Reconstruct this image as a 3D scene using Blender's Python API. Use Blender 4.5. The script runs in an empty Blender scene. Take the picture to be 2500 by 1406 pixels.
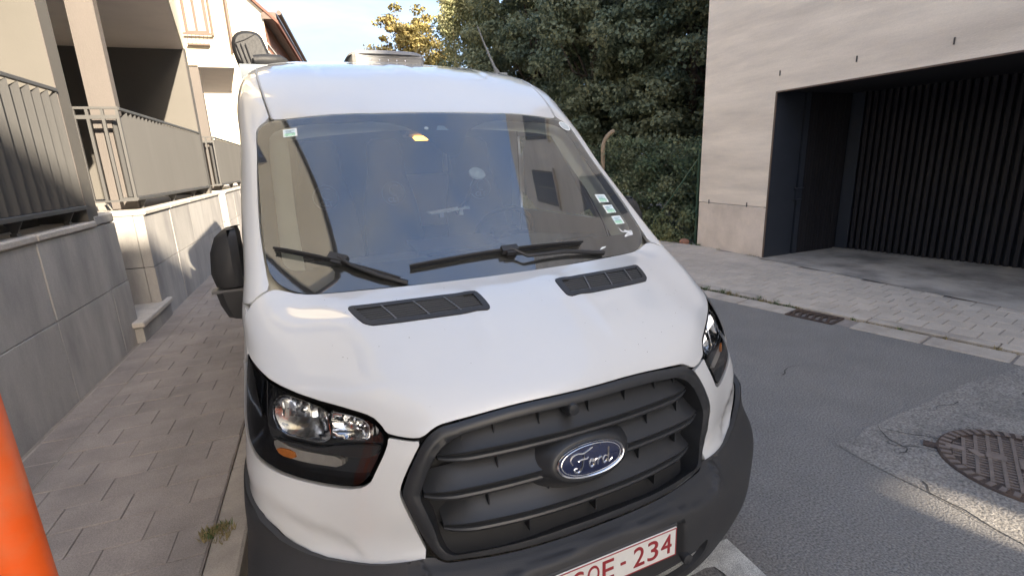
import bpy, math, random
import numpy as np
from mathutils import Vector, Matrix
from mathutils.geometry import delaunay_2d_cdt
random.seed(7); RNG = np.random.default_rng(7)
SC = bpy.context.scene
COL = SC.collection

# ------------------------------------------------------------------ camera, sky, sun, exposure
VAN_YAW = 0.0565129
CAM_POS = Vector((-0.7131, -1.2323, 1.7730))
_R = ((0.912053, -0.408144, -0.039729), (-0.136377, -0.210525, -0.968029), (0.386731, 0.888312, -0.247671))
cam_data = bpy.data.cameras.new('camera'); cam = bpy.data.objects.new('camera', cam_data); COL.objects.link(cam)
_Z = Matrix.Rotation(VAN_YAW, 3, 'Z')
_r, _d, _f = (_Z @ Vector(v) for v in _R)
cam.matrix_world = Matrix(((_r.x, -_d.x, -_f.x, CAM_POS.x), (_r.y, -_d.y, -_f.y, CAM_POS.y), (_r.z, -_d.z, -_f.z, CAM_POS.z), (0, 0, 0, 1)))
cam_data.sensor_width = 36.0; cam_data.lens = 36.0 * 1215.155 / 2500.0
cam_data.clip_start = 0.05; cam_data.clip_end = 2000.0
SC.camera = cam

SUN_EL, SUN_PHI = math.radians(23.3), math.radians(71.0)      # height, bearing from +x towards -y
SUN_TO = Vector((math.cos(SUN_PHI) * math.cos(SUN_EL), -math.sin(SUN_PHI) * math.cos(SUN_EL), math.sin(SUN_EL)))
world = bpy.data.worlds.new('World'); SC.world = world; world.use_nodes = True
nt = world.node_tree; nt.nodes.clear()
sky = nt.nodes.new('ShaderNodeTexSky'); sky.sky_type = 'NISHITA'; sky.sun_disc = False
sky.sun_elevation = SUN_EL; sky.sun_rotation = math.atan2(SUN_TO.x, SUN_TO.y); sky.air_density = 1.0; sky.dust_density = 4.6; sky.ozone_density = 1.0
tc = nt.nodes.new('ShaderNodeTexCoord'); mp = nt.nodes.new('ShaderNodeMapping'); mp.inputs['Scale'].default_value = (1.2, 1.2, 3.4)
nz = nt.nodes.new('ShaderNodeTexNoise'); nz.inputs['Scale'].default_value = 2.1; nz.inputs['Detail'].default_value = 7; nz.inputs['Roughness'].default_value = .58; nz.inputs['Distortion'].default_value = .5
rp = nt.nodes.new('ShaderNodeValToRGB'); e_ = rp.color_ramp.elements; e_[0].position = .40; e_[0].color = (.28, .50, .98, 1); e_[1].position = .68; e_[1].color = (.78, .84, .96, 1)
vl = nt.nodes.new('ShaderNodeVectorMath'); vl.operation = 'SCALE'; vl.inputs['Scale'].default_value = 2.7
mx = nt.nodes.new('ShaderNodeMix'); mx.data_type = 'RGBA'; mx.inputs['Factor'].default_value = .52
bg = nt.nodes.new('ShaderNodeBackground'); bg.inputs['Strength'].default_value = 0.056
wo = nt.nodes.new('ShaderNodeOutputWorld')
L = nt.links.new
L(tc.outputs['Generated'], mp.inputs['Vector']); L(mp.outputs[0], nz.inputs['Vector']); L(nz.outputs['Fac'], rp.inputs['Fac'])
L(rp.outputs['Color'], vl.inputs[0]); L(vl.outputs[0], mx.inputs['B']); L(sky.outputs['Color'], mx.inputs['A']); L(mx.outputs['Result'], bg.inputs['Color']); L(bg.outputs[0], wo.inputs['Surface'])
sun_d = bpy.data.lights.new('sun', 'SUN'); sun_d.energy = 2.0; sun_d.angle = math.radians(.53); sun_d.color = (1.0, .86, .67)
sun = bpy.data.objects.new('sun', sun_d); COL.objects.link(sun); sun.rotation_euler = SUN_TO.to_track_quat('Z', 'Y').to_euler(); sun.location = (10, -30, 30)
SC.view_settings.view_transform = 'Standard'; SC.view_settings.look = 'None'; SC.view_settings.gamma = 1.0
SC.view_settings.use_curve_mapping = False
SC.view_settings.exposure = 3.22

# ------------------------------------------------------------------ materials
MATS = {}
def mat(name, col, rough=.6, var=.12, scale=6.0, bump=0.0, bscale=80.0, metal=0.0, coat=0.0, rnd=0.0, stretch=(1, 1, 1), tint=None, tintscale=1.2, tintamt=.5, spec=.5, fine=0.0, emit=None, estr=1.0, trans=0.0, coatr=.04):
    """principled material: colour broken up by world-position noise, optional second tint, fine speckle and relief"""
    if name in MATS: return MATS[name]
    m = bpy.data.materials.new(name); m.use_nodes = True; t = m.node_tree; n = t.nodes; b = n['Principled BSDF']; lk = t.links.new
    b.inputs['Roughness'].default_value = rough; b.inputs['Metallic'].default_value = metal
    b.inputs['Specular IOR Level'].default_value = spec
    if coat: b.inputs['Coat Weight'].default_value = coat; b.inputs['Coat Roughness'].default_value = coatr
    g = n.new('ShaderNodeNewGeometry'); mpn = n.new('ShaderNodeMapping'); mpn.inputs['Scale'].default_value = stretch; lk(g.outputs['Position'], mpn.inputs['Vector'])
    c = n.new('ShaderNodeRGB'); c.outputs[0].default_value = (*col, 1); cur = c.outputs[0]
    if tint:
        tn = n.new('ShaderNodeTexNoise'); tn.inputs['Scale'].default_value = tintscale; tn.inputs['Detail'].default_value = 5; tn.inputs['Roughness'].default_value = .62; lk(mpn.outputs[0], tn.inputs['Vector'])
        r = n.new('ShaderNodeMapRange'); r.inputs['From Min'].default_value = .42; r.inputs['From Max'].default_value = .66; r.inputs['To Max'].default_value = tintamt; lk(tn.outputs['Fac'], r.inputs['Value'])
        x = n.new('ShaderNodeMix'); x.data_type = 'RGBA'; x.inputs['B'].default_value = (*tint, 1); lk(r.outputs[0], x.inputs['Factor']); lk(cur, x.inputs['A']); cur = x.outputs['Result']
    fac = None
    def mulfac(sock):
        nonlocal fac
        if fac is None: fac = sock
        else:
            mm = n.new('ShaderNodeMath'); mm.operation = 'MULTIPLY'; lk(fac, mm.inputs[0]); lk(sock, mm.inputs[1]); fac = mm.outputs[0]
    def rng(sock, lo, hi, a=.3, bb=.7):
        r = n.new('ShaderNodeMapRange'); r.inputs['From Min'].default_value = a; r.inputs['From Max'].default_value = bb; r.inputs['To Min'].default_value = lo; r.inputs['To Max'].default_value = hi; lk(sock, r.inputs['Value']); return r.outputs[0]
    if var:
        vn = n.new('ShaderNodeTexNoise'); vn.inputs['Scale'].default_value = scale; vn.inputs['Detail'].default_value = 6; vn.inputs['Roughness'].default_value = .65; lk(mpn.outputs[0], vn.inputs['Vector']); mulfac(rng(vn.outputs['Fac'], 1 - var, 1 + var))
    if fine:
        fn = n.new('ShaderNodeTexNoise'); fn.inputs['Scale'].default_value = bscale; fn.inputs['Detail'].default_value = 3; lk(g.outputs['Position'], fn.inputs['Vector']); mulfac(rng(fn.outputs['Fac'], 1 - fine, 1 + fine))
    if rnd:
        oi = n.new('ShaderNodeObjectInfo'); mulfac(rng(oi.outputs['Random'], 1 - rnd, 1 + rnd, 0, 1))
    if fac is not None:
        vm = n.new('ShaderNodeVectorMath'); vm.operation = 'SCALE'; lk(cur, vm.inputs[0]); lk(fac, vm.inputs['Scale']); cur = vm.outputs[0]
    lk(cur, b.inputs['Base Color'])
    if bump:
        bn = n.new('ShaderNodeTexNoise'); bn.inputs['Scale'].default_value = bscale; bn.inputs['Detail'].default_value = 4; lk(mpn.outputs[0], bn.inputs['Vector'])
        bp = n.new('ShaderNodeBump'); bp.inputs['Strength'].default_value = bump; bp.inputs['Distance'].default_value = .01; lk(bn.outputs['Fac'], bp.inputs['Height']); lk(bp.outputs[0], b.inputs['Normal'])
    if emit: b.inputs['Emission Color'].default_value = (*emit, 1); b.inputs['Emission Strength'].default_value = estr
    if trans: b.inputs['Transmission Weight'].default_value = trans
    MATS[name] = m; return m
def glass(name, tint=(.9, .95, .93), ior=1.9, rough=0.0, dust=0.0):
    if name in MATS: return MATS[name]
    m = bpy.data.materials.new(name); m.use_nodes = True; t = m.node_tree; n = t.nodes; n.clear(); lk = t.links.new
    o = n.new('ShaderNodeOutputMaterial'); mxs = n.new('ShaderNodeMixShader'); tr = n.new('ShaderNodeBsdfTransparent'); gl = n.new('ShaderNodeBsdfGlossy'); fr = n.new('ShaderNodeFresnel')
    tr.inputs['Color'].default_value = (*tint, 1); gl.inputs['Roughness'].default_value = rough; fr.inputs['IOR'].default_value = ior
    lk(fr.outputs[0], mxs.inputs[0]); lk(tr.outputs[0], mxs.inputs[1]); lk(gl.outputs[0], mxs.inputs[2]); out = mxs.outputs[0]
    if dust:                                             # thin film of road dust, patchy
        df = n.new('ShaderNodeBsdfDiffuse'); df.inputs['Color'].default_value = (.72, .72, .70, 1); m2 = n.new('ShaderNodeMixShader'); g = n.new('ShaderNodeNewGeometry'); nz_ = n.new('ShaderNodeTexNoise'); nz_.inputs['Scale'].default_value = 4; nz_.inputs['Detail'].default_value = 6; mr = n.new('ShaderNodeMapRange'); mr.inputs['From Min'].default_value = .3; mr.inputs['From Max'].default_value = .7; mr.inputs['To Min'].default_value = dust * .6; mr.inputs['To Max'].default_value = dust * 1.3
        lk(g.outputs['Position'], nz_.inputs['Vector']); lk(nz_.outputs['Fac'], mr.inputs['Value']); lk(mr.outputs[0], m2.inputs[0]); lk(out, m2.inputs[1]); lk(df.outputs[0], m2.inputs[2]); out = m2.outputs[0]
    lk(out, o.inputs['Surface'])
    MATS[name] = m; return m

# ------------------------------------------------------------------ object helpers
def wloc(o):
    v = Vector((0, 0, 0))
    while o is not None: v += o.location; o = o.parent
    return v
def props(o, label=None, cat=None, group=None, kind=None):
    if label: o['label'] = label
    if cat: o['category'] = cat
    if group: o['group'] = group
    if kind: o['kind'] = kind
    return o
def thing(name, loc, label, cat, group=None, rz=0.0):
    o = bpy.data.objects.new(name, None); COL.objects.link(o); o.location = loc; o.rotation_euler = (0, 0, rz); o.empty_display_size = .2
    return props(o, label, cat, group)
def link(name, me, parent=None, local=False):
    o = bpy.data.objects.new(name, me); COL.objects.link(o)
    if parent is not None:
        o.parent = parent
        if not local: o.location = -wloc(parent)
    return o
def inst(name, me, parent, pos, rz=0.0, sc=None):
    o = bpy.data.objects.new(name, me); COL.objects.link(o); o.parent = parent
    o.location = Vector(pos) - (wloc(parent) if parent is not None else Vector((0, 0, 0))); o.rotation_euler = (0, 0, rz)
    if sc: o.scale = sc
    return o
class MB:
    def __init__(s): s.v = []; s.f = []; s.m = []
    def add(s, vs, fs, mi=0):
        b = len(s.v); s.v += [tuple(map(float, p)) for p in vs]; s.f += [tuple(b + i for i in f) for f in fs]; s.m += [mi] * len(fs); return s
    def box(s, x0, x1, y0, y1, z0, z1, mi=0):
        return s.add([(x0, y0, z0), (x1, y0, z0), (x1, y1, z0), (x0, y1, z0), (x0, y0, z1), (x1, y0, z1), (x1, y1, z1), (x0, y1, z1)],
                     [(0, 3, 2, 1), (4, 5, 6, 7), (0, 1, 5, 4), (1, 2, 6, 5), (2, 3, 7, 6), (3, 0, 4, 7)], mi)
    def obox(s, c, size, rot, mi=0):
        """box about centre c with rotation matrix"""
        sx, sy, sz = (k / 2 for k in size); P = [rot @ Vector(p) + Vector(c) for p in [(-sx, -sy, -sz), (sx, -sy, -sz), (sx, sy, -sz), (-sx, sy, -sz), (-sx, -sy, sz), (sx, -sy, sz), (sx, sy, sz), (-sx, sy, sz)]]
        return s.add(P, [(0, 3, 2, 1), (4, 5, 6, 7), (0, 1, 5, 4), (1, 2, 6, 5), (2, 3, 7, 6), (3, 0, 4, 7)], mi)
    def cbox(s, x0, x1, y0, y1, z0, z1, c=.01, mi=0):
        """box with every edge chamfered"""
        lo = (x0, y0, z0); hi = (x1, y1, z1); V = []; idx = {}
        for a in range(3):
            for sa in (0, 1):
                for sb in (0, 1):
                    for sc_ in (0, 1):
                        o = [i for i in range(3) if i != a]; p = [0, 0, 0]; p[a] = hi[a] if sa else lo[a]
                        p[o[0]] = hi[o[0]] - c if sb else lo[o[0]] + c; p[o[1]] = hi[o[1]] - c if sc_ else lo[o[1]] + c
                        sg = [0, 0, 0]; sg[a] = sa; sg[o[0]] = sb; sg[o[1]] = sc_; idx[(a, tuple(sg))] = len(V); V.append(p)
        F = []
        for a in range(3):
            o = [i for i in range(3) if i != a]
            for sa in (0, 1):
                q = []
                for sb, sc_ in ((0, 0), (1, 0), (1, 1), (0, 1)):
                    sg = [0, 0, 0]; sg[a] = sa; sg[o[0]] = sb; sg[o[1]] = sc_; q.append(idx[(a, tuple(sg))])
                F.append(q)
            for sb in (0, 1):
                for sc_ in (0, 1):
                    q = []
                    for ax, sa in ((o[0], 0), (o[0], 1), (o[1], 1), (o[1], 0)):
                        sg = [0, 0, 0]; sg[o[0]] = sb; sg[o[1]] = sc_; sg[a] = sa; q.append(idx[(ax, tuple(sg))])
                    F.append(q)
        for sx in (0, 1):
            for sy in (0, 1):
                for sz in (0, 1): F.append([idx[(a, (sx, sy, sz))] for a in range(3)])
        C = Vector([(l + h) / 2 for l, h in zip(lo, hi)]); G = []
        for f in F:
            P = [Vector(V[i]) for i in f]; nn = (P[1] - P[0]).cross(P[2] - P[0]); G.append(tuple(f) if nn.dot(sum(P, Vector()) / len(P) - C) > 0 else tuple(reversed(f)))
        return s.add(V, G, mi)
    def prism(s, poly, z0, z1, mi=0):
        n = len(poly); A = sum(poly[i][0] * poly[(i + 1) % n][1] - poly[(i + 1) % n][0] * poly[i][1] for i in range(n))
        if A < 0: poly = poly[::-1]
        return s.add([(x, y, z0) for x, y in poly] + [(x, y, z1) for x, y in poly], [tuple(range(n))[::-1], tuple(range(n, 2 * n))] + [(i, (i + 1) % n, n + (i + 1) % n, n + i) for i in range(n)], mi)
    def extr(s, prof, path_fn, mi=0): pass
    def tube(s, pts, r, seg=8, mi=0, cap=True):
        P = [Vector(p) for p in pts]; n = len(P); R = r if hasattr(r, '__len__') else [r] * n; V = []; up = None
        for i in range(n):
            t = (P[min(i + 1, n - 1)] - P[max(i - 1, 0)]).normalized()
            if up is None: up = Vector((0, 0, 1)) if abs(t.z) < .9 else Vector((1, 0, 0))
            a = t.cross(up).normalized(); up = a.cross(t).normalized()
            V += [P[i] + R[i] * (math.cos(2 * math.pi * k / seg) * a + math.sin(2 * math.pi * k / seg) * up) for k in range(seg)]
        F = [(i * seg + k, i * seg + (k + 1) % seg, (i + 1) * seg + (k + 1) % seg, (i + 1) * seg + k) for i in range(n - 1) for k in range(seg)]
        F = [f[::-1] for f in F]
        if cap: F += [tuple(range(seg)), tuple((n - 1) * seg + k for k in range(seg))[::-1]]
        return s.add(V, F, mi)
    def grid(s, P, mi=0, flip=False):
        """P: rows x cols x 3"""
        P = np.asarray(P); r, c = P.shape[:2]; F = []
        for i in range(r - 1):
            for j in range(c - 1):
                q = (i * c + j, i * c + j + 1, (i + 1) * c + j + 1, (i + 1) * c + j); F.append(q[::-1] if flip else q)
        return s.add(P.reshape(-1, 3), F, mi)
    def lathe(s, prof, c, axis='Z', seg=32, mi=0):
        """prof: (radius, height) pairs"""
        P = np.zeros((len(prof), seg + 1, 3))
        for i, (r, h) in enumerate(prof):
            for k in range(seg + 1):
                a = 2 * math.pi * k / seg; u, w = r * math.cos(a), r * math.sin(a)
                P[i, k] = {'Z': (u, w, h), 'X': (h, u, w), 'Y': (w, h, u)}[axis]
        return s.grid(P + np.array(c), mi)
    def mesh(s, name, mats):
        me = bpy.data.meshes.new(name); me.from_pydata(s.v, [], s.f)
        for m in (mats if isinstance(mats, (list, tuple)) else [mats]): me.materials.append(m)
        if any(s.m): me.polygons.foreach_set('material_index', s.m)
        return me
    def build(s, name, mats, parent=None, smooth=False, local=False, angle=40):
        me = s.mesh(name, mats)
        if smooth:
            me.polygons.foreach_set('use_smooth', [True] * len(me.polygons)); me.set_sharp_from_angle(angle=math.radians(angle))
        me.update(); return link(name, me, parent, local)
def text_mesh(txt, size, depth=.0, mat_=None, font_scale_x=1.0):
    cu = bpy.data.curves.new('lettering', 'FONT'); cu.body = txt; cu.size = size; cu.extrude = depth; cu.align_x = 'CENTER'; cu.align_y = 'CENTER'
    o = bpy.data.objects.new('lettering', cu); COL.objects.link(o); dg = bpy.context.evaluated_depsgraph_get(); dg.update()
    me = bpy.data.meshes.new_from_object(o.evaluated_get(dg)); bpy.data.objects.remove(o); bpy.data.curves.remove(cu)
    if mat_: me.materials.clear(); me.materials.append(mat_)
    return me

# ------------------------------------------------------------------ curved front shell of the van: control grid and spline surface
# front shell control grid: rows bottom to top, columns centre to side; each cell (x, y, z) in metres
ROWS=[[(0.0, 0.01, 0.205), (0.25, 0.015, 0.205), (0.45, 0.04, 0.205), (0.62, 0.09, 0.205), (0.8058, 0.185, 0.205), (0.9601, 0.3191, 0.205), (1.001, 0.6193, 0.205)],
 [(0.0, -0.055, 0.3), (0.25, -0.05, 0.3), (0.45, -0.02, 0.3), (0.63, 0.045, 0.3), (0.8425, 0.15, 0.3), (0.9808, 0.3074, 0.3), (1.0262, 0.6185, 0.3)],
 [(0.0, -0.085, 0.43), (0.25, -0.078, 0.43), (0.45, -0.045, 0.43), (0.64, 0.025, 0.43), (0.8435, 0.135, 0.43), (1.0084, 0.2838, 0.43), (1.0298, 0.6199, 0.43)],
 [(0.0, -0.065, 0.575), (0.25, -0.058, 0.575), (0.45, -0.02, 0.57), (0.64, 0.055, 0.565), (0.837, 0.165, 0.56), (1.0135, 0.2903, 0.56), (1.0295, 0.6201, 0.56)],
 [(0.0, -0.015, 0.64), (0.25, 0.0, 0.64), (0.45, 0.045, 0.64), (0.63, 0.105, 0.64), (0.8154, 0.205, 0.64), (0.9961, 0.322, 0.64), (1.0296, 0.6297, 0.64)],
 [(0.0, 0.02, 0.76), (0.25, 0.03, 0.76), (0.45, 0.06, 0.76), (0.62, 0.115, 0.76), (0.8064, 0.22, 0.76), (0.989, 0.3397, 0.76), (1.0234, 0.66, 0.77)],
 [(0.0, 0.04, 0.88), (0.25, 0.05, 0.88), (0.45, 0.078, 0.88), (0.62, 0.13, 0.88), (0.7968, 0.235, 0.88), (0.9694, 0.3722, 0.89), (1.0154, 0.7001, 0.9)],
 [(0.0, 0.075, 1.042), (0.25, 0.088, 1.038), (0.45, 0.113, 1.015), (0.62, 0.168, 1.0), (0.7917, 0.28, 1.0), (0.9602, 0.4086, 1.01), (1.0027, 0.75, 1.03)],
 [(0.0, 0.14, 1.105), (0.25, 0.15, 1.103), (0.45, 0.172, 1.092), (0.62, 0.22, 1.085), (0.7864, 0.325, 1.085), (0.9456, 0.459, 1.09), (1.0066, 0.7999, 1.1)],
 [(0.0, 0.27, 1.185), (0.25, 0.28, 1.184), (0.45, 0.3, 1.178), (0.62, 0.34, 1.168), (0.7803, 0.43, 1.16), (0.9379, 0.5403, 1.16), (0.9993, 0.8597, 1.165)],
 [(0.0, 0.44, 1.263), (0.25, 0.447, 1.261), (0.45, 0.462, 1.256), (0.62, 0.495, 1.246), (0.7756, 0.56, 1.232), (0.9384, 0.6342, 1.222), (0.9929, 0.9295, 1.222)],
 [(0.0, 0.59, 1.302), (0.25, 0.595, 1.301), (0.45, 0.612, 1.298), (0.62, 0.645, 1.293), (0.7734, 0.705, 1.285), (0.9431, 0.7509, 1.278), (0.9885, 1.0085, 1.275)],
 [(0.0, 0.681, 1.322), (0.25, 0.688, 1.322), (0.45, 0.712, 1.321), (0.62, 0.757, 1.319), (0.7638, 0.807, 1.317), (0.9341, 0.8268, 1.325), (0.9803, 1.0777, 1.335)],
 [(0.0, 0.965, 1.565), (0.25, 0.972, 1.564), (0.45, 0.995, 1.559), (0.62, 1.035, 1.55), (0.7706, 1.085, 1.54), (0.9286, 1.1092, 1.535), (0.976, 1.3583, 1.545)],
 [(0.0, 1.26, 1.812), (0.25, 1.267, 1.81), (0.45, 1.29, 1.803), (0.62, 1.325, 1.791), (0.7667, 1.375, 1.777), (0.9179, 1.4028, 1.765), (0.9659, 1.6188, 1.76)],
 [(0.0, 1.545, 2.045), (0.25, 1.552, 2.042), (0.45, 1.572, 2.032), (0.62, 1.6, 2.02), (0.7616, 1.64, 2.005), (0.9103, 1.661, 1.985), (0.9552, 1.8688, 1.965)],
 [(0.0, 1.66, 2.108), (0.25, 1.667, 2.106), (0.45, 1.68, 2.1), (0.62, 1.7, 2.092), (0.7746, 1.735, 2.083), (0.9195, 1.7834, 2.066), (0.9602, 1.9995, 2.03)],
 [(0.0, 1.9, 2.238), (0.25, 1.905, 2.237), (0.45, 1.915, 2.233), (0.62, 1.93, 2.227), (0.8004, 1.965, 2.219), (0.9229, 1.9884, 2.195), (0.9599, 2.2215, 2.13)],
 [(0.0, 2.22, 2.378), (0.25, 2.223, 2.377), (0.46, 2.235, 2.372), (0.63, 2.255, 2.364), (0.8197, 2.295, 2.352), (0.9191, 2.3532, 2.318), (0.9686, 2.5201, 2.2)],
 [(0.0, 2.62, 2.473), (0.25, 2.622, 2.471), (0.47, 2.63, 2.465), (0.65, 2.65, 2.455), (0.8085, 2.69, 2.438), (0.9119, 2.7677, 2.385), (0.9752, 2.879, 2.22)],
 [(0.0, 3.2, 2.517), (0.25, 3.2, 2.515), (0.48, 3.205, 2.509), (0.66, 3.21, 2.497), (0.8049, 3.23, 2.474), (0.9157, 3.2705, 2.408), (0.9799, 3.3298, 2.23)],
 [(0.0, 5.9, 2.53), (0.25, 5.9, 2.528), (0.48, 5.9, 2.522), (0.66, 5.9, 2.508), (0.8049, 5.9, 2.482), (0.9158, 5.9003, 2.412), (0.9849, 5.8999, 2.23)]]
def _nspline(k,Y):
    # natural cubic spline second derivatives along axis 0
    n=len(k); h=np.diff(k); A=np.zeros((n,n)); B=np.zeros(Y.shape)
    A[0,0]=A[-1,-1]=1
    sh=(slice(None),)+(None,)*(Y.ndim-1)
    for i in range(1,n-1):
        A[i,i-1]=h[i-1]; A[i,i]=2*(h[i-1]+h[i]); A[i,i+1]=h[i]
        B[i]=6*((Y[i+1]-Y[i])/h[i]-(Y[i]-Y[i-1])/h[i-1])
    return np.linalg.solve(A,B.reshape(n,-1)).reshape(Y.shape)
class Shell:
    def __init__(s,rows):
        G=np.array(rows,float)                      # R,C,3
        L=G[:,:0:-1]*np.array([-1,1,1]); G=np.concatenate([L,G],1)
        s.G=G; d=np.linalg.norm(np.diff(G,axis=1),axis=2).mean(0); s.ku=np.concatenate([[0],np.cumsum(d)]); s.ku-=s.ku[-1]/2
        d=np.linalg.norm(np.diff(G[:,4:9],axis=0),axis=2).mean(1); d=np.minimum(d,.6); s.kv=np.concatenate([[0],np.cumsum(d)])
        s.Mv=_nspline(s.kv,G)
    @staticmethod
    def _ev(k,Y,M,x):
        i=np.clip(np.searchsorted(k,x)-1,0,len(k)-2); h=(k[i+1]-k[i])[:,None]; t=x[:,None]
        a=(k[i+1][:,None]-t)/h; b=(t-k[i][:,None])/h
        return i,a,b,h
    def __call__(s,u,v):
        u=np.atleast_1d(np.asarray(u,float)); v=np.atleast_1d(np.asarray(v,float))
        i,a,b,h=s._ev(s.kv,None,None,v); a=a[:,None];b=b[:,None];h=h[:,None]
        row=a*s.G[i]+b*s.G[i+1]+((a**3-a)*s.Mv[i]+(b**3-b)*s.Mv[i+1])*h*h/6   # N,C,3
        # spline along u for every sample
        k=s.ku; n=len(k)
        if not hasattr(s,'_Ai'):
            hh=np.diff(k); A=np.zeros((n,n)); Bm=np.zeros((n,n)); A[0,0]=A[-1,-1]=1
            for j in range(1,n-1):
                A[j,j-1]=hh[j-1];A[j,j]=2*(hh[j-1]+hh[j]);A[j,j+1]=hh[j]
                Bm[j,j+1]=6/hh[j];Bm[j,j]=-6/hh[j]-6/hh[j-1];Bm[j,j-1]=6/hh[j-1]
            s._Ai=np.linalg.solve(A,Bm)
        M=np.einsum('jk,nkc->njc',s._Ai,row)
        i,a,b,h=s._ev(k,None,None,u); N=np.arange(len(u))
        return a*row[N,i]+b*row[N,i+1]+((a**3-a)*M[N,i]+(b**3-b)*M[N,i+1])*h*h/6
    def normal(s,u,v,e=1e-3):
        u=np.atleast_1d(np.asarray(u,float)); v=np.atleast_1d(np.asarray(v,float))
        du=s(u+e,v)-s(u-e,v); dv=s(u,v+e)-s(u,v-e); n=np.cross(du,dv); return n/np.linalg.norm(n,axis=1)[:,None]
    def off(s,u,v,d):
        return s(u,v)+s.normal(u,v)*np.asarray(d).reshape(-1,1)

# ------------------------------------------------------------------ the setting: ground, road, pavements, kerbs
M_asph = mat('asphalt_new', (.185, .177, .168), .9, .08, 3, .8, 95, fine=.46, tint=(.215, .205, .19), tintscale=.9, tintamt=.5)
M_asph_old = mat('asphalt_old', (.235, .222, .205), .9, .14, 2.2, .9, 80, fine=.48, tint=(.16, .152, .145), tintscale=3.5, tintamt=.75)
M_soil = mat('soil', (.09, .075, .055), .95, .25, 3, .6, 40)
M_paint_line = mat('road_paint', (.60, .60, .57), .8, .12, 12, .6, 240, fine=.55, tint=(.20, .20, .20), tintscale=14, tintamt=.55)
M_paver = mat('paver_pinkish', (.345, .302, .272), .85, .10, 5, .35, 150, rnd=.06, fine=.18, tint=(.22, .195, .18), tintscale=1.7, tintamt=.75)
M_paver_r = mat('paver_grey', (.49, .43, .365), .85, .08, 5, .3, 150, rnd=.07, fine=.14, tint=(.36, .315, .27), tintscale=1.1, tintamt=.6)
M_bed = mat('joint_sand', (.27, .235, .21), .95, .2, 20, .4, 120)
M_kerb = mat('kerb_concrete', (.44, .39, .335), .85, .10, 4, .3, 160, rnd=.08, fine=.12, tint=(.17, .15, .13), tintscale=2.5, tintamt=.5)
M_iron = mat('cast_iron', (.085, .066, .06), .55, .25, 20, .5, 140, metal=.35, tint=(.13, .085, .06), tintscale=9, tintamt=.6)
M_dark = mat('dark_void', (.006, .006, .007), .95, 0)

def sheet(name, poly, z, m, kind='structure'):
    b = MB(); n = len(poly); A = sum(poly[i][0] * poly[(i + 1) % n][1] - poly[(i + 1) % n][0] * poly[i][1] for i in range(n))
    b.add([(x, y, z) for x, y in (poly if A > 0 else poly[::-1])], [tuple(range(n))])
    o = b.build(name, m); o['kind'] = kind; return o
def kx(y): return 4.07 - .26 * (y - 2.08)      # road edge of the right hand gutter
sheet('ground', [(-300, -300), (300, -300), (300, 300), (-300, 300)], -.06, M_soil)
sheet('road', [(-1.26, -60), (kx(-2.2) + 16, -60), (kx(-2.2) + .05, -2.2), (kx(14) + .05, 14), (kx(14), 14), (-1.1, 60), (-1.26, 60)], 0.0, M_asph)
def rough(poly, step=.12, amp=.012):
    out = []
    for i in range(len(poly)):
        p, q = Vector(poly[i]), Vector(poly[(i + 1) % len(poly)]); n = max(1, int((q - p).length / step)); d_ = (q - p).normalized(); nn = Vector((-d_.y, d_.x)); w = 0
        for k in range(n): w = w * .6 + random.gauss(0, amp); out.append(tuple(p + (q - p) * k / n + nn * (w if k else 0)))
    return out
sheet('old_road_surface', rough([(2.06, -1.5), (2.075, .1), (2.055, .30), (2.06, .635), (2.4, .69), (2.95, .735), (3.35, .785), (kx(.8) + .03, .825), (kx(-1.5) + .03, -1.5)]), .004, M_asph_old)
sheet('parking_bay_line', [(-1.18, .18), (.60, .178), (.66, .186), (.705, .175), (.716, .13), (.715, -2.6), (.872, -2.6), (.87, .05), (.876, .284), (.60, .275), (-1.18, .28)], .008, M_paint_line)

# left pavement: bed, pavers, kerb stones
pav = thing('pavement', (-2.0, 4.0, .12), None, None); pav['kind'] = 'structure'
b = MB(); b.box(-3.6, -1.392, -2.6, 24, -.05, .112); b.build('bedding', M_bed, pav)
pm = MB(); pm.cbox(-.1485, .1485, -.1072, .1072, -.05, .0, .003); pme = pm.mesh('paver', M_paver)
pm2 = MB(); pm2.cbox(-.10, .10, -.1485, .1485, -.05, .0, .003); pme2 = pm2.mesh('border_paver', M_paver)
far = MB(); count = 0
for r in range(-8, 76):
    y = .06 + r * .2175; x0 = -1.397 - .15 - (.15 if r % 2 else 0)
    for k in range(-1, 5):
        x = x0 - k * .3005; xa, xb = max(x - .1485, -2.398), min(x + .1485, -1.397); z = .12 + random.uniform(-.0022, .0022)
        if xb - xa < .03: continue
        if xb - xa < .29 or count >= 232: far.cbox(xa, xb, y - .1072, y + .1072, .07, z, .003)
        else: inst('paver', pme, pav, (x, y, z)); count += 1
count = 240
for r in range(0, 42):
    y = -.6 + r * .302
    for x in (-2.505,):
        z = .12 + random.uniform(-.003, .003)
        if 1.6 < y and count < 290: inst('paver', pme2, pav, (x, y, z)); count += 1
        else: far.cbox(x - .10, x + .10, y - .148, y + .148, z - .05, z, .004)
far.box(-2.398, -1.397, 16.3, 24, .07, .12)
o = far.build('distant_pavers', M_paver, pav); o['kind'] = 'stuff'
b = MB(); b.box(-2.62, -2.402, -2.6, 24, .05, .117); b.build('edge_strip', M_kerb, pav)
kerb = thing('kerb', (-1.31, 4, 0), None, None); kerb['kind'] = 'structure'
km = MB(); km.cbox(-.074, .074, -.496, .496, -.2, .0, .012); kme = km.mesh('kerb_stone', M_kerb)
for k in range(20): inst('kerb_stone', kme, kerb, (-1.312, -.95 + k * 1.0 + .175, .122 + random.uniform(-.002, .002)))

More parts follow.
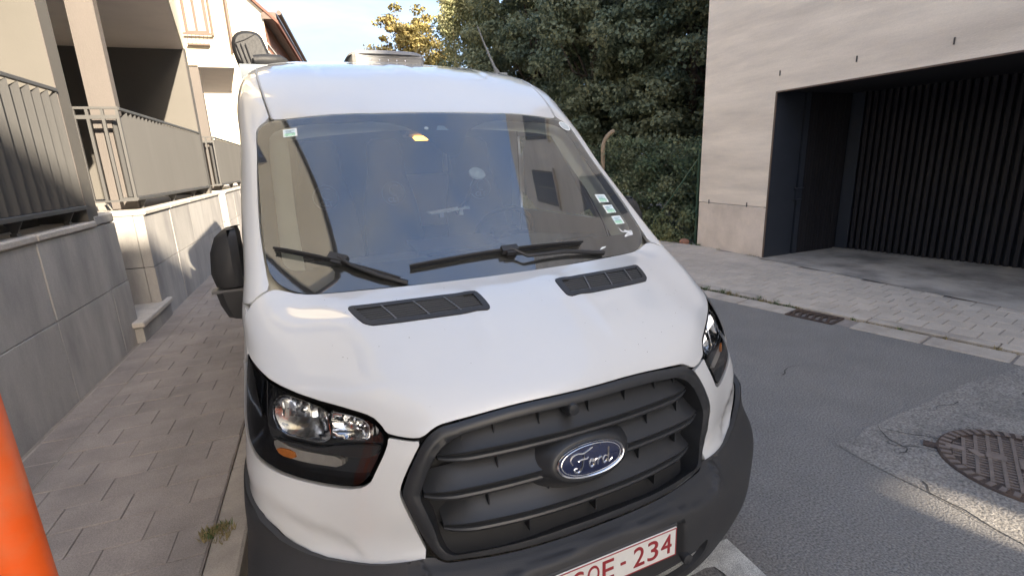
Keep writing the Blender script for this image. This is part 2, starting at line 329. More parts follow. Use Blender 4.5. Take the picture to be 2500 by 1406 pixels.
# right hand gutter, kerb and pavement, all slanting a little to the street
KD = Vector((-.26, 1, 0)).normalized(); KN = Vector((KD.y, -KD.x, 0)); KR = math.atan2(KD.y, KD.x) - math.pi / 2
def kp(s, n, z=0):                       # s along the kerb from y = 2.08, n away from the road
    p = Vector((4.07, 2.08, 0)) + KD * s + KN * n; return Vector((p.x, p.y, z))
gut = thing('gutter', kp(0, .15), None, None); gut['kind'] = 'structure'
b = MB(); b.prism([kp(-4.4, .0)[:2], kp(16, .0)[:2], kp(16, .31)[:2], kp(-4.4, .31)[:2]], -.05, -.004); b.build('bedding', M_bed, gut)
gm = MB(); gm.cbox(-.125, .138, -.29, .29, -.06, 0, .008); gme = gm.mesh('gutter_stone', M_kerb)
GR0, GR1 = .10, .58                      # grate span along the kerb
for k in range(-8, 26):
    s = k * .6 + .86
    if s + .3 < GR0 + .02 or s - .3 > GR1 - .02: inst('gutter_stone', gme, gut, kp(s, .145, .010 + random.uniform(-.002, .002)), KR)
rk = thing('kerb', kp(0, .37), None, None); rk['kind'] = 'structure'
km = MB(); km.cbox(-.068, .068, -.496, .496, -.1, 0, .010); kme2 = km.mesh('kerb_stone', M_kerb)
for k in range(-5, 15): inst('kerb_stone', kme2, rk, kp(k * 1.0 + .4, .372, .036 + random.uniform(-.002, .002)), KR)
rp_ = thing('pavement', (5.2, 2.5, .035), None, None); rp_['kind'] = 'structure'
b = MB(); b.prism([kp(-4.6, .44)[:2], kp(15, .44)[:2], (12, 17), (12, -2.4)], -.05, .026); b.build('bedding', M_bed, rp_)
pm = MB(); pm.cbox(-.1105, .1105, -.1005, .1005, -.04, 0, .005); pmr = pm.mesh('paver', M_paver_r)
cand = []
for i in range(15):
    for j in range(-22, 44):
        s = j * .206 + (.103 if i % 2 else 0); n = .445 + .115 + i * .229; p = kp(s, n)
        if p.x < 6.02 - (0 if p.y < 6.4 else .12) and p.y < 9.5: cand.append((p - CAM_POS).length * 1.0); cand[-1] = (cand[-1], p)
    
cand.sort(key=lambda q: q[0]); vis = [p for d, p in cand if p.x > 2.2 + .5 * p.y * 0 and p.y > .35 and p.y < 7.2]; rest = [p for d, p in cand if not (p.y > .35 and p.y < 7.2)]
far = MB()
for k, p in enumerate(vis):
    z = .035 + random.uniform(-.002, .002)
    if k < 290: inst('paver', pmr, rp_, (p.x, p.y, z), KR)
    else: far.obox((p.x, p.y, z - .02), (.224, .201, .04), Matrix.Rotation(KR, 3, 'Z'))
for p in rest: far.obox((p.x, p.y, .015), (.224, .201, .04), Matrix.Rotation(KR, 3, 'Z'))
o = far.build('distant_pavers', M_paver_r, rp_); o['kind'] = 'stuff'
M_slab = mat('forecourt_concrete', (.42, .375, .325), .85, .10, 3, .3, 120, tint=(.16, .145, .13), tintscale=1.6, tintamt=.85, fine=.1)
sheet('garage_forecourt', [(5.98, -2.0), (9.6, -2.0), (9.6, 5.3), (5.98, 5.3)], .0395, M_slab)

# manhole cover
mh = thing('manhole_cover', (2.78, .035, .004), 'round cast iron manhole cover with a slatted grid pattern, set in the road', 'manhole cover')
b = MB(); b.lathe([(.34, -.02), (.34, .008), (.40, .012), (.405, .006), (.405, -.02)], (2.78, .035, .004), seg=64); b.lathe([(.0, .0025), (.34, .0025)], (2.78, .035, .004), seg=64)
MH = b.build('lid', M_iron, mh, True)
b = MB(); bd = Vector((.491, .273, 0)).normalized(); bn = Vector((-bd.y, bd.x, 0)); rot = Matrix(((bd.x, bn.x, 0), (bd.y, bn.y, 0), (0, 0, 1)))
c0 = Vector((2.78, .035, 0))
for k in range(-5, 6):
    o_ = k * .056; h = math.sqrt(max(.33 ** 2 - o_ ** 2, .0)); b.obox(c0 + bn * o_ + Vector((0, 0, .0105)), (2 * h, .017, .009), rot)
for k in range(-6, 6):
    o_ = (k + .5) * .056; h = math.sqrt(max(.325 ** 2 - o_ ** 2, 0)); q = -h + .03
    while q < h - .02:
        if not (abs(q + .03) < .05 and abs(o_) < .06): b.obox(c0 + bn * o_ + bd * q + Vector((0, 0, .0085)), (.014, .04, .006), rot)
        q += .031
M_rib = mat('worn_iron_ribs', (.21, .178, .162), .5, .18, 30, .2, 120, metal=.3)
o = b.build('grid_ribs', M_rib, mh); o['kind'] = 'stuff'
b = MB()
for k in range(44):
    a = 2 * math.pi * k / 44; b.obox(c0 + Vector((.368 * math.cos(a), .368 * math.sin(a), .0165)), (.05, .026, .005), Matrix.Rotation(a, 3, 'Z'))
o = b.build('rim_studs', M_rib, mh); o['kind'] = 'stuff'
b = MB()
for dx, dy, w in ((0, 0, .11), (.02, .14, .07)): b.obox(c0 + bd * dx + bn * dy + Vector((0, 0, .0145)), (w, .09, .006), rot)
b.build('plain_plate', M_rib, mh)
b = MB(); hd = Vector((-.53, .85, 0)).normalized(); b.obox(Vector((2.552, .40, .008)), (.07, .06, .012), Matrix.Rotation(math.atan2(.38, -.22), 3, 'Z')); b.build('hinge_tab', M_iron, mh)
b = MB(); b.obox(Vector((2.635, .32, .012)), (.085, .045, .012), Matrix.Rotation(math.atan2(.3, -.15), 3, 'Z')); b.obox(Vector((2.675, .235, .012)), (.07, .04, .012), Matrix.Rotation(1.2, 3, 'Z')); b.build('lifting_key_slot', mat('worn_iron', (.26, .22, .20), .5, .1, metal=.3), mh)

# gully grate in the gutter
gr = thing('gully_grate', kp(.34, .14, 0), 'rusty gully grate with curved bars in the gutter by the right kerb', 'drain grate')
b = MB()
for s0, s1, n0, n1 in ((GR0, GR1, .0, .03), (GR0, GR1, .265, .295), (GR0, GR0 + .03, .03, .265), (GR1 - .03, GR1, .03, .265)):
    b.prism([kp(s0, n0)[:2], kp(s1, n0)[:2], kp(s1, n1)[:2], kp(s0, n1)[:2]], -.06, .013)
b.build('frame', M_iron, gr)
b = MB(); b.prism([kp(GR0 + .03, .03)[:2], kp(GR1 - .03, .03)[:2], kp(GR1 - .03, .265)[:2], kp(GR0 + .03, .265)[:2]], -.06, -.05); b.build('pit', M_dark, gr)
for k in range(6):
    s = GR0 + .065 + k * .07; b = MB(); b.tube([kp(s + .0, .03, .0), kp(s + .012, .09, .009), kp(s + .03, .15, .010), kp(s + .018, .21, .008), kp(s, .265, .0)], [.018] * 5, 6); b.build('bar', M_iron, gr, True)

# weeds in the joints
def tuft_mesh(b, c, n, r, h, mi=0):
    for _ in range(n):
        a = random.uniform(0, 6.283); d = r * math.sqrt(random.random()); x, y = c[0] + d * math.cos(a), c[1] + d * math.sin(a); a2 = random.uniform(0, 6.283); hh = h * random.uniform(.4, 1); le = hh * random.uniform(.2, .9); w = .003 + .003 * random.random()
        ex, ey = math.cos(a2), math.sin(a2); b.add([(x - ey * w, y + ex * w, c[2]), (x + ey * w, y - ex * w, c[2]), (x + ex * le, y + ey * le, c[2] + hh)], [(0, 1, 2)], mi)
M_weed = mat('weed_green', (.07, .115, .035), .8, .35, 30); M_dry = mat('dry_grass', (.26, .21, .10), .9, .3, 40)
b = MB()
for _ in range(9): tuft_mesh(b, (-1.375 + random.gauss(0, .035), 1.14 + random.gauss(0, .05), .118), 45, .035, .035, 0 if random.random() < .25 else 1)
o = b.build('pavement_weed', [M_weed, M_dry]); props(o, 'dry yellowish weed growing on the left kerb joint', 'weed', kind='stuff')
b = MB()
for s in np.arange(.55, 2.6, .035):
    if random.random() < .8: tuft_mesh(b, kp(s, .30 + random.gauss(0, .012), .01), random.choice([10, 25, 45]), .028, random.choice([.02, .035, .07]), 0 if random.random() < .7 else 1)
for s in (-1.45, -1.42, -1.1, -.75, -.4, .02): tuft_mesh(b, kp(s, .30, .01), 26, .03, .04, random.choice([0, 1]))
for s in np.arange(-2.2, 0, .03): tuft_mesh(b, kp(s, .30 + random.gauss(0, .01), .008), 6, .02, .014, 1)
o = b.build('gutter_weeds', [M_weed, M_dry]); props(o, 'low green weeds along the right kerb above the gutter', 'weeds', kind='stuff')
b = MB(); b.tube([(-1.235, 1.62, .127), (-1.225, 1.60, .130), (-1.222, 1.575, .128)], [.002, .009, .002], 5); props(b.build('dead_leaf', mat('leaf_brown', (.10, .065, .04), .8, .2)), 'curled brown leaf on the left kerb stone', 'leaf')

M_crack = mat('crack_dark', (.05, .048, .046), .95, .2)
b = MB()
for p0, ang, n in (((2.35, .52), -1.2, 9), ((2.30, .42), -.5, 7), ((2.5, .62), -.9, 5), ((3.3, .66), -2.2, 7), ((2.14, .2), -1.45, 8), ((3.9, .55), -2.6, 8), ((1.2, 1.6), .9, 5), ((2.6, 1.5), .2, 6)):
    x, y = p0; w = .004
    for k in range(n):
        ang += random.gauss(0, .45); l_ = random.uniform(.03, .075); x2, y2 = x + l_ * math.cos(ang), y + l_ * math.sin(ang); w2 = .0045 * random.uniform(.3, 1.2) * (1 - k / n * .6); nx, ny = -math.sin(ang), math.cos(ang)
        b.add([(x + nx * w, y + ny * w, .0065), (x - nx * w, y - ny * w, .0065), (x2 - nx * w2, y2 - ny * w2, .0065), (x2 + nx * w2, y2 + ny * w2, .0065)], [(0, 1, 2, 3)]); x, y, w = x2, y2, w2
o = b.build('road_cracks', M_crack); o['kind'] = 'stuff'; o['label'] = 'thin dark cracks in the old asphalt'

# ------------------------------------------------------------------ left hand building: stone wall, terraces, fins, bay volumes, railings
M_stone = mat('grey_stone', (.43, .415, .395), .8, .12, 3.5, .25, 120, rnd=.08, stretch=(1, 1, .3), fine=.08, tint=(.30, .29, .285), tintscale=2.6, tintamt=.95)
M_stone_cap = mat('stone_cap', (.55, .51, .46), .8, .14, 6, .5, 90, fine=.1)
M_fin = mat('fin_cladding', (.115, .108, .097), .7, .05, 1.5, .05, 60, tint=(.10, .095, .084), tintscale=.7)
M_colm = mat('column_render', (.122, .108, .10), .8, .06, 3, .12, 90, stretch=(1, 1, .3), fine=.04)
M_white = mat('cream_render', (.74, .67, .52), .85, .05, 2, .15, 140, fine=.03)
M_soffit = mat('soffit_render', (.82, .73, .64), .85, .05, 2, .1, 100)
M_rail = mat('railing_metal', (.092, .091, .090), .5, .07, 2, .04, 60, metal=.15, stretch=(1, 1, .2))
M_frame = mat('window_frame', (.055, .05, .048), .45, .05)
M_pane = mat('window_pane', (.02, .023, .028), .05, 0, spec=.9)
M_brown = mat('brown_metal', (.12, .085, .07), .5, .1, metal=.2)
PER = 5.45
apt = thing('apartment_building', (-4.0, 8.0, 1.38), 'cream apartment building with sawtooth bays and grey side fins on the left', 'building')
def stone_wall(k, y0, y1, label, first=False):
    """retaining wall block made of stone panels, with a return towards the entry recess"""
    t = thing('stone_wall', (-2.75, (y0 + y1) / 2, .12), label, 'wall', 'stone terrace walls along the left pavement')
    b = MB(); b.box(-3.2, X0 - .018, y0 + .03, y1 - .02, .0, 1.33); b.build('core', M_dark, t)
    ys = [y0]; w = 1.075 if not first else 1.07
    if first: ys = [-3.2 + .0, -2.1, -1.02, .05, 1.12, 2.19, 3.262, 4.335, y1]
    else:
        ys = [y0]
        while ys[-1] + w * 1.4 < y1: ys.append(ys[-1] + w)
        ys.append(y1)
    for z0, z1 in ((.10, .749), (.756, 1.338)):
        for i in range(len(ys) - 1):
            b = MB(); e = random.uniform(-.003, .003); b.cbox(-2.70, X0 + e, ys[i] + .005, ys[i + 1] - .005, z0, z1, .0025); b.build('stone_panel', M_stone, t)
    # return face towards the street end
    if not first:
        for z0, z1 in ((.10, .748), (.757, 1.338)):
            for xa, xb in ((-3.55, -2.705),):
                b = MB(); b.cbox(xa, xb, y0 + .0, y0 + .06, z0, z1, .007); b.build('stone_panel', M_stone, t)
    ce = y1 - .48 if first else y1 - .02
    b = MB()
    for i in range(len(ys) - 1):
        a, c = ys[i], min(ys[i + 1], ce)
        if c - a > .1:
            bb = MB(); bb.cbox(-3.3 if first else -3.55, X0 + .022, a + .003, c - .003, 1.343, 1.398, .012); bb.build('coping_stone', M_stone_cap, t)
    if first:
        bb = MB(); bb.cbox(-2.95, X0 + .004, ce + .004, y1 - .004, 1.343, 1.445, .018); bb.build('end_cap', M_stone, t)
    return t
X0 = -2.65
stone_wall(-1, -3.2, 4.79, 'dark stone panel wall nearest the camera, in full shade below the slatted railing', True)
X0 = -2.60
stone_wall(0, 5.49, 10.20, 'stone panel wall half lit by the sun, beyond the stone step')
stone_wall(1, 5.49 + PER, 10.2 + PER, 'farthest stone panel wall, mostly hidden behind the van')
b = MB()
for k in range(-1, 4):
    b.box(-6.5, -2.70, 5.55 + PER * k, 10.15 + PER * k, .9, 1.345)
    for j in range(4): b.box(-6.5 + 0 * j, -3.25 - .3 * j, 4.80 + PER * k, 5.50 + PER * k, .12 + .28 * j, .40 + .28 * j)
b.build('terrace_slab', M_stone_cap, apt)
t = thing('stone_step', (-2.95, 5.16, .12), 'low stone step between the shaded wall and the sunlit wall, on the pavement', 'step')
b = MB(); b.cbox(-3.5, -2.575, 4.80, 5.70, .05, .278, .008); b.box(-2.66, -2.575, 4.64, 4.8, .05, .278); b.build('base', M_stone, t)
b = MB(); b.cbox(-3.5, -2.545, 4.60, 5.725, .282, .338, .01); b.build('tread', M_stone_cap, t)

def unit(k):
    d = PER * k
    # side fin closing the terrace, its outer end towards the street
    b = MB(); b.box(-4.7, -2.65, 4.215 + d, 4.44 + d, 1.40, 3.90); b.build('side_fin', M_fin, apt)
    b = MB(); b.box(-2.654, -2.646, 4.209 + d, 4.222 + d, 1.40, 3.9); b.build('fin_trim', M_colm, apt)
    # column below the bay, beside the entry
    b = MB(); b.box(-2.985, -2.735, 5.87 + d, 6.00 + d, 1.345, 3.905); b.build('column', M_colm, apt)
    # back wall and glazing of the terrace
    b = MB(); b.box(-4.9, -4.75, 4.44 + d, 9.66 + d, 1.34, 3.905); b.build('back_wall', M_soffit, apt)
    for y0, y1 in ((6.4, 7.9), (8.0, 9.4), (4.55, 5.6)):
        b = MB()
        for a, c, z0, z1 in ((y0, y0 + .07, 1.4, 3.7), (y1 - .07, y1, 1.4, 3.7), (y0 + .07, y1 - .07, 3.63, 3.7), (y0 + .07, y1 - .07, 1.4, 1.47)): b.box(-4.748, -4.70, a + d, c + d, z0, z1)
        w = b.build('window', M_frame, apt); b = MB(); b.box(-4.745, -4.725, y0 + .07 + d, y1 - .07 + d, 1.47, 3.63); b.build('pane', M_pane, w)
    b = MB(); b.box(-4.7, -3.0, 4.46 + d, 5.86 + d, 3.75, 3.9); b.build('entry_canopy', M_soffit, apt)
    # bay volume above
    P = [(-2.05, 5.85 + d), (-2.645, 9.68 + d), (-2.645, 9.9 + d), (-5.5, 9.9 + d), (-5.5, 5.85 + d)]
    b = MB(); b.prism(P, 3.91, 8.3); b.build('bay_volume', M_white, apt)
    b = MB(); b.prism([(-2.07, 5.87 + d), (-2.665, 9.66 + d), (-2.665, 9.85 + d), (-5.4, 9.85 + d), (-5.4, 5.87 + d)], 3.885, 3.912); b.build('soffit', M_soffit, apt)
    b = MB(); b.prism([(-2.0, 5.80 + d), (-2.59, 9.68 + d), (-2.59, 9.95 + d), (-5.6, 9.95 + d), (-5.6, 5.80 + d)], 8.3, 8.4); b.build('roof_edge', M_frame, apt)
    # narrow window in the bay's sunny side, with balconet
    yb = 5.85 + d
    b = MB()
    for x0, x1, z0, z1 in ((-2.83, -2.78, 4.5, 6.3), (-2.46, -2.41, 4.5, 6.3), (-2.78, -2.46, 6.24, 6.3), (-2.78, -2.46, 4.5, 4.55), (-2.645, -2.605, 4.55, 6.24)): b.box(x0, x1, yb - .045, yb + .02, z0, z1)
    w = b.build('window', M_brown, apt)
    b = MB(); b.box(-2.78, -2.645, yb - .012, yb - .004, 4.55, 6.24); b.box(-2.605, -2.46, yb - .012, yb - .004, 4.55, 6.24); b.build('pane', mat('curtained_pane', (.35, .36, .37), .08, .05, spec=.9), w)
    b = MB(); b.box(-2.80, -2.70, yb - .018, yb - .0125, 4.55, 6.24); b.build('curtain', mat('curtain', (.72, .65, .42), .9, .1, 30), w)
    b = MB()
    for x in (-2.90, -2.345): b.box(x - .012, x + .012, yb - .09, yb + .01, 4.47, 6.3)
    b.box(-2.915, -2.33, yb - .11, yb - .08, 4.46, 4.50)
    for x in np.linspace(-2.8, -2.45, 6): b.box(x - .005, x + .005, yb - .10, yb - .09, 4.30, 4.46)
    b.box(-2.83, -2.43, yb - .12, yb - .02, 4.27, 4.30); b.build('balconet', M_brown, apt)
    b = MB(); b.tube([(-2.035, yb - .05, 8.3), (-2.035, yb - .05, 4.15)], .035, 8); b.build('downpipe', M_brown, apt, True)
    # street-side windows of the bay
    for f in (.28, .68):
        c = Vector((-2.05 - .595 * f, 5.85 + d + 3.83 * f, 5.9)); rot = Matrix.Rotation(math.atan2(.595, 3.83), 3, 'Z')
        b = MB(); b.obox(c + rot @ Vector((.012, 0, 0)), (.03, 1.0, 1.3), rot); w = b.build('window', M_frame, apt)
        b = MB(); b.obox(c + rot @ Vector((.03, 0, 0)), (.01, .88, 1.18), rot); b.build('pane', M_pane, w)
for k in (-2, -1, 0, 1): unit(k)

def railing(k, label):
    d = PER * k; t = thing('terrace_railing', (-2.65, 7.6 + d, 1.4), label, 'railing', 'slatted terrace railings on the left stone walls')
    sm = MB(); w_ = .088; t_ = .009
    sm.add([(-w_, -t_, 1.545), (w_, -t_, 1.545), (w_, -t_, 2.465), (-w_, -t_, 2.36), (-w_, t_, 1.545), (w_, t_, 1.545), (w_, t_, 2.465), (-w_, t_, 2.36)], [(0, 1, 2, 3), (5, 4, 7, 6), (0, 3, 7, 4), (1, 5, 6, 2), (3, 2, 6, 7), (0, 4, 5, 1)]); sme = sm.mesh('slat', M_rail)
    n = 27
    for i in range(n):
        y = 5.70 + (i + .5) * 3.93 / n + d
        if y > -1.6: inst('slat', sme, t, (-2.70, y, 0), math.radians(50))
    b = MB(); b.cbox(-2.665, -2.635, 5.60 + d, 9.66 + d, 2.468, 2.50, .004); b.build('top_rail', M_rail, t)
    b = MB(); b.cbox(-2.80, -2.635, 5.60 + d, 9.66 + d, 1.505, 1.54, .004); b.build('bottom_rail', M_rail, t)
    b = MB()
    for x in (-2.66, -2.795, -2.93, -3.05): b.box(x - .014, x + .014, 5.592 + d, 5.620 + d, 1.50, 2.49)
    b.box(-3.07, -2.64, 5.588 + d, 5.624 + d, 2.48, 2.505); b.box(-3.05, -2.66, 5.590 + d, 5.622 + d, 1.50, 1.52); b.box(-3.05, -2.66, 5.594 + d, 5.618 + d, 2.38, 2.42); b.build('end_frame', M_rail, t)
    for y in (5.95, 7.35, 8.65, 9.45):
        b = MB(); b.add([(-2.66, y + d, 1.505), (-2.78, y + d, 1.505), (-2.72, y + d, 1.39), (-2.66, y + .012 + d, 1.505), (-2.78, y + .012 + d, 1.505), (-2.72, y + .012 + d, 1.39)], [(0, 1, 2), (5, 4, 3), (0, 3, 4, 1), (1, 4, 5, 2), (2, 5, 3, 0)]); b.box(-2.74, -2.70, y - .02 + d, y + .03 + d, 1.36, 1.42); b.build('bracket', M_rail, t)
railing(-1, 'half shaded slatted metal railing nearest the camera, top left')
railing(0, 'sunlit slatted metal railing between the two columns')
railing(1, 'farthest slatted metal railing, partly hidden by the van')
# planting trough behind the near railing
b = MB(); b.box(-3.3, -2.95, -1.4, 4.1, 1.40, 1.48); b.build('planter_bed', M_soil, apt)

# ------------------------------------------------------------------ brick house farther up the street
M_brick = bpy.data.materials.new('red_brick'); M_brick.use_nodes = True
_n = M_brick.node_tree.nodes; _b = _n['Principled BSDF']; _b.inputs['Roughness'].default_value = .85
_g = _n.new('ShaderNodeNewGeometry'); _sx = _n.new('ShaderNodeSeparateXYZ'); _cx = _n.new('ShaderNodeCombineXYZ'); _bt = _n.new('ShaderNodeTexBrick')
_bt.inputs['Color1'].default_value = (.36, .135, .075, 1); _bt.inputs['Color2'].default_value = (.27, .10, .06, 1); _bt.inputs['Mortar'].default_value = (.30, .26, .22, 1); _bt.inputs['Scale'].default_value = 1; _bt.inputs['Brick Width'].default_value = .22; _bt.inputs['Row Height'].default_value = .075; _bt.inputs['Mortar Size'].default_value = .008
_l = M_brick.node_tree.links.new; _l(_g.outputs['Position'], _sx.inputs[0]); _l(_sx.outputs['Y'], _cx.inputs['X']); _l(_sx.outputs['Z'], _cx.inputs['Y']); _l(_cx.outputs[0], _bt.inputs['Vector']); _l(_bt.outputs['Color'], _b.inputs['Base Color'])
house = thing('brick_house', (-4.5, 30, 0), 'brick house with cream gable wall and brown eaves behind the van', 'house')
DV = Vector((.083, 1, 0)).normalized(); PV = Vector((DV.y, -DV.x, 0)); HO = Vector((-1.94, 22, 0))
def hp(s, n): p = HO + DV * s + PV * n; return (p.x, p.y)
b = MB(); b.prism([hp(0, 0), hp(24, 0), hp(24, -9), hp(0, -9)], 0, 7.75); b.build('wall', M_brick, house)
b = MB(); P = [hp(-.03, .0), hp(-.03, -9)]
b.add([(*P[0], 0), (*P[1], 0), (*P[1], 7.75), (*hp(-.03, -4.5), 12.0), (*P[0], 7.75), (*hp(.4, 0), 0), (*hp(.4, -9), 0), (*hp(.4, -9), 7.75), (*hp(.4, -4.5), 12), (*hp(.4, 0), 7.75)], [(0, 4, 3, 2, 1), (0, 5, 9, 4), (4, 9, 8, 3), (3, 8, 7, 2)]); b.build('gable_wall', M_white, house)
M_tile = mat('roof_tile', (.16, .07, .05), .8, .2, 20, .4, 60); b = MB()
for sgn, e in ((1, .55), (-1, -9.55)):
    z0 = 7.75 - .55 * .94; q = [hp(-.25, e), hp(24.2, e), hp(24.2, -4.5), hp(-.25, -4.5)]; z = [z0, z0, 12.15, 12.15]
    b.add([(*q[i], z[i] + .12) for i in range(4)] + [(*q[i], z[i]) for i in range(4)], [(0, 1, 2, 3), (7, 6, 5, 4), (0, 4, 5, 1), (1, 5, 6, 2), (2, 6, 7, 3), (3, 7, 4, 0)])
b.build('roof', M_tile, house)
b = MB(); b.prism([hp(-.2, .0), hp(24.2, .0), hp(24.2, .5), hp(-.2, .5)], 7.42, 7.66); b.build('eaves', M_brown, house)
b = MB(); b.tube([(*hp(-.3, .62), 7.62), (*hp(24.3, .62), 7.62)], .09, 10); b.build('gutter', M_brown, house, True)
b = MB()
for z in (6.55, 6.25): b.prism([hp(.05, -.01), hp(24, -.01), hp(24, .035), hp(.05, .035)], z, z + .08)
b.build('string_course', M_stone, house)
for s in (2.0, 5.5, 9, 12.5):
    b = MB(); b.prism([hp(s, -.05), hp(s + 1.1, -.05), hp(s + 1.1, .02), hp(s, .02)], 4.2, 5.9); w = b.build('window', M_frame, house); b = MB(); b.prism([hp(s + .1, -.04), hp(s + 1.0, -.04), hp(s + 1.0, .03), hp(s + .1, .03)], 4.3, 5.8); b.build('pane', M_pane, w)

# ------------------------------------------------------------------ right hand building with the garage
M_conc = mat('cast_concrete', (.86, .76, .645), .8, .11, 1.6, .35, 60, stretch=(.35, .35, 2.6), fine=.03, tint=(.66, .575, .49), tintscale=1.1, tintamt=.75)
M_plinth = mat('plinth_concrete', (.74, .64, .55), .85, .08, 2.5, .2, 80, fine=.04, tint=(.48, .41, .35), tintscale=1.3, tintamt=.6)
M_navy = mat('dark_blue_metal', (.028, .033, .044), .5, .08, 3, .04, 60, spec=.4)
M_slat = mat('garage_slat', (.020, .019, .022), .6, .1, 3, .05, 80, rnd=.12, spec=.3)
gb = thing('garage_building', (9, 1, 0), 'pale cast concrete building with a deep dark garage opening on the right', 'building')
FX = 6.06; HA = 10.9
b = MB()
b.box(FX, FX + .3, 4.965, 6.54, .868, 2.64); b.box(FX, FX + .3, -11.2, 6.54, 2.64, HA); b.box(FX, FX + .3, -11.2, -2.2, .0, 2.64)
b.box(FX + .3, 15, 6.30, 6.54, .0, HA); b.box(FX + .3, 15, 4.965 + .35, 6.30, 2.64, HA); b.box(FX + .3, 15, -11.2, 4.965, 2.75, 3.0)
b.build('facade', M_conc, gb)
b = MB(); b.prism([(FX, 6.54), (FX + 10, 6.54), (FX + .02 + .3256 * 30.5, -11.2 - .9455 * 30.5), (FX, -11.2)], HA, HA + .1); b.build('roof', M_conc, gb)
b = MB(); b.prism([(FX + .31, -11.2), (FX + 10, 6.3), (FX + .36 + .3256 * 30.5, -11.2 - .9455 * 30.5), (FX + .36, -11.2)], .0, HA); b.build('rear_block', M_conc, gb)  # unseen mass, one side follows the sun's bearing to open the light slot
b = MB(); b.cbox(FX - .004, FX + .3, 4.967, 6.536, .0, .858, .008); b.build('plinth', M_plinth, gb)
for y, z0 in ((6.27, .845), (5.37, .845), (4.92, 2.86), (3.73, 2.84), (2.63, 2.82), (1.5, 2.82)):
    b = MB(); b.box(FX - .012, FX + .01, y - .006, y + .006, z0, z0 + .075); b.build('anchor_slot', M_frame, gb)
b = MB(); b.box(FX - .006, FX + .03, -2.2, 4.965, 2.622, 2.642); b.box(FX - .006, FX + .0035, 4.938, 4.967, .03, 2.622); b.build('opening_trim', M_brown, gb)
b = MB(); b.box(FX + .004, 6.62, 4.944, 5.02, .03, 2.638); b.build('reveal_panel', M_navy, gb)
b = MB(); b.box(FX + .004, 9.5, -2.2, 4.94, 2.630, 2.639); b.build('lintel_darkener', M_slat, gb)  # dark sheet added to darken the pale underside of the lintel
b = MB(); b.box(6.625, 6.665, 4.955, 5.02, .03, 2.75); b.box(6.70, 6.80, 4.945, 5.02, .03, 2.75); b.box(6.60, 6.78, 4.90, 4.95, 1.13, 1.15); b.box(6.62, 6.76, 4.90, 4.95, .95, .965); b.box(6.64, 6.655, 4.91, 4.95, .965, 1.13); b.build('folding_gate_post', M_navy, gb)
sm = MB(); sm.box(-.025, .025, -.02, .02, .03, 2.75); sme = sm.mesh('gate_slat', M_slat)
for i in range(14): inst('gate_slat', sme, gb, (6.85 + i * .062, 4.975, 0))
b = MB(); b.box(6.82, 7.9, 5.0, 5.04, .03, 2.75); b.build('gate_panel', M_slat, gb)
# slatted garage door
gd = thing('garage_door', (8.1, 2.6, .04), 'black slatted garage door deep inside the concrete opening', 'garage door')
D0 = Vector((7.80, 5.0, 0)); DD = Vector((.19, -1, 0)).normalized(); DN = Vector((-DD.y, DD.x, 0)) * -1; DR = math.atan2(DD.y, DD.x)
b = MB(); P0 = D0 + Vector((.07, 0, 0)); P1 = P0 + DD * 7.4; b.prism([(P0.x, P0.y), (P1.x, P1.y), (P1.x + .05, P1.y), (P0.x + .05, P0.y)], .03, 2.76); b.build('door_leaf', M_navy, gd)
b = MB(); b.obox(D0 + DD * .11 + Vector((.0, 0, 1.39)), (.20, .07, 2.7), Matrix.Rotation(DR, 3, 'Z')); b.build('edge_stile', M_navy, gd)
sm = MB(); sm.cbox(-.028, .028, -.03, .03, .045, 2.74, .006); sme = sm.mesh('slat', M_slat)
for i in range(76): p = D0 + DD * (.27 + i * .096); inst('slat', sme, gd, (p.x, p.y, 0), DR)
# upper floors: window rows facing the street (seen mirrored in the windscreen)
for y in (5.35, 3.15, -2.9, -5.1, -8.2):
    for z in (5.2, 7.9):
        b = MB(); b.box(FX - .03, FX + .05, y - .56, y + .56, z, z + 1.55); w = b.build('window', M_frame, gb); b = MB(); b.box(FX - .036, FX - .02, y - .48, y - .03, z + .08, z + 1.47); b.box(FX - .036, FX - .02, y + .03, y + .48, z + .08, z + 1.47); b.build('pane', M_pane, w)
        b = MB(); b.box(FX - .10, FX + .0, y - .68, y + .68, z - .05, z - .01); b.build('sill', M_plinth, gb)
# unseen blocks added to shade the street, with a slot for a sun strip
nb = thing('sun_slot_wedge', (6.5, -20, 0), 'unseen pale wedge added beyond the garage building to shape the sunlight', 'building')
sl = Vector((math.cos(SUN_PHI), -math.sin(SUN_PHI), 0)); sn = Vector((sl.y, -sl.x, 0)) * 1   # sn points to the street side
q0 = Vector((FX, -11.42, 0)) ; q0 = q0 + Vector((0, -.55, 0)); q1 = q0 + sl * 15
b = MB(); b.prism([(q0.x, q0.y), (q1.x, q1.y), (FX, q1.y)], 0, HA); b.build('wall', M_conc, nb)  # unseen wedge, cut along the sun's bearing to leave the slot
b = MB(); s0 = q0 + sl * 5; b.prism([(s0.x - .2, s0.y), (s0.x + 1.2, s0.y), (s0.x + 1.2, s0.y - .35), (s0.x - .2, s0.y - .35)], 7.82, HA); b.build('slot_blocker', M_conc, nb)  # unseen block added in the slot to end the sun strip on the road
tb = thing('shading_tower', (7.8, -30, 0), 'unseen tall block added behind the camera to shade the street', 'building')
b = MB(); b.box(5.4, 10.2, -34, -26, 0, 15.45); b.build('wall', M_conc, tb)  # unseen, sized to cast shade on the near railing and the van
for x in (6.6, 8.9):
    for z in (1.5, 4.8, 8.1, 11.2):
        b = MB(); b.box(x - .6, x + .6, -26.05, -25.97, z, z + 1.7); w = b.build('window', M_frame, tb); b = MB(); b.box(x - .52, x + .52, -25.98, -25.96, z + .08, z + 1.62); b.build('pane', M_pane, w)

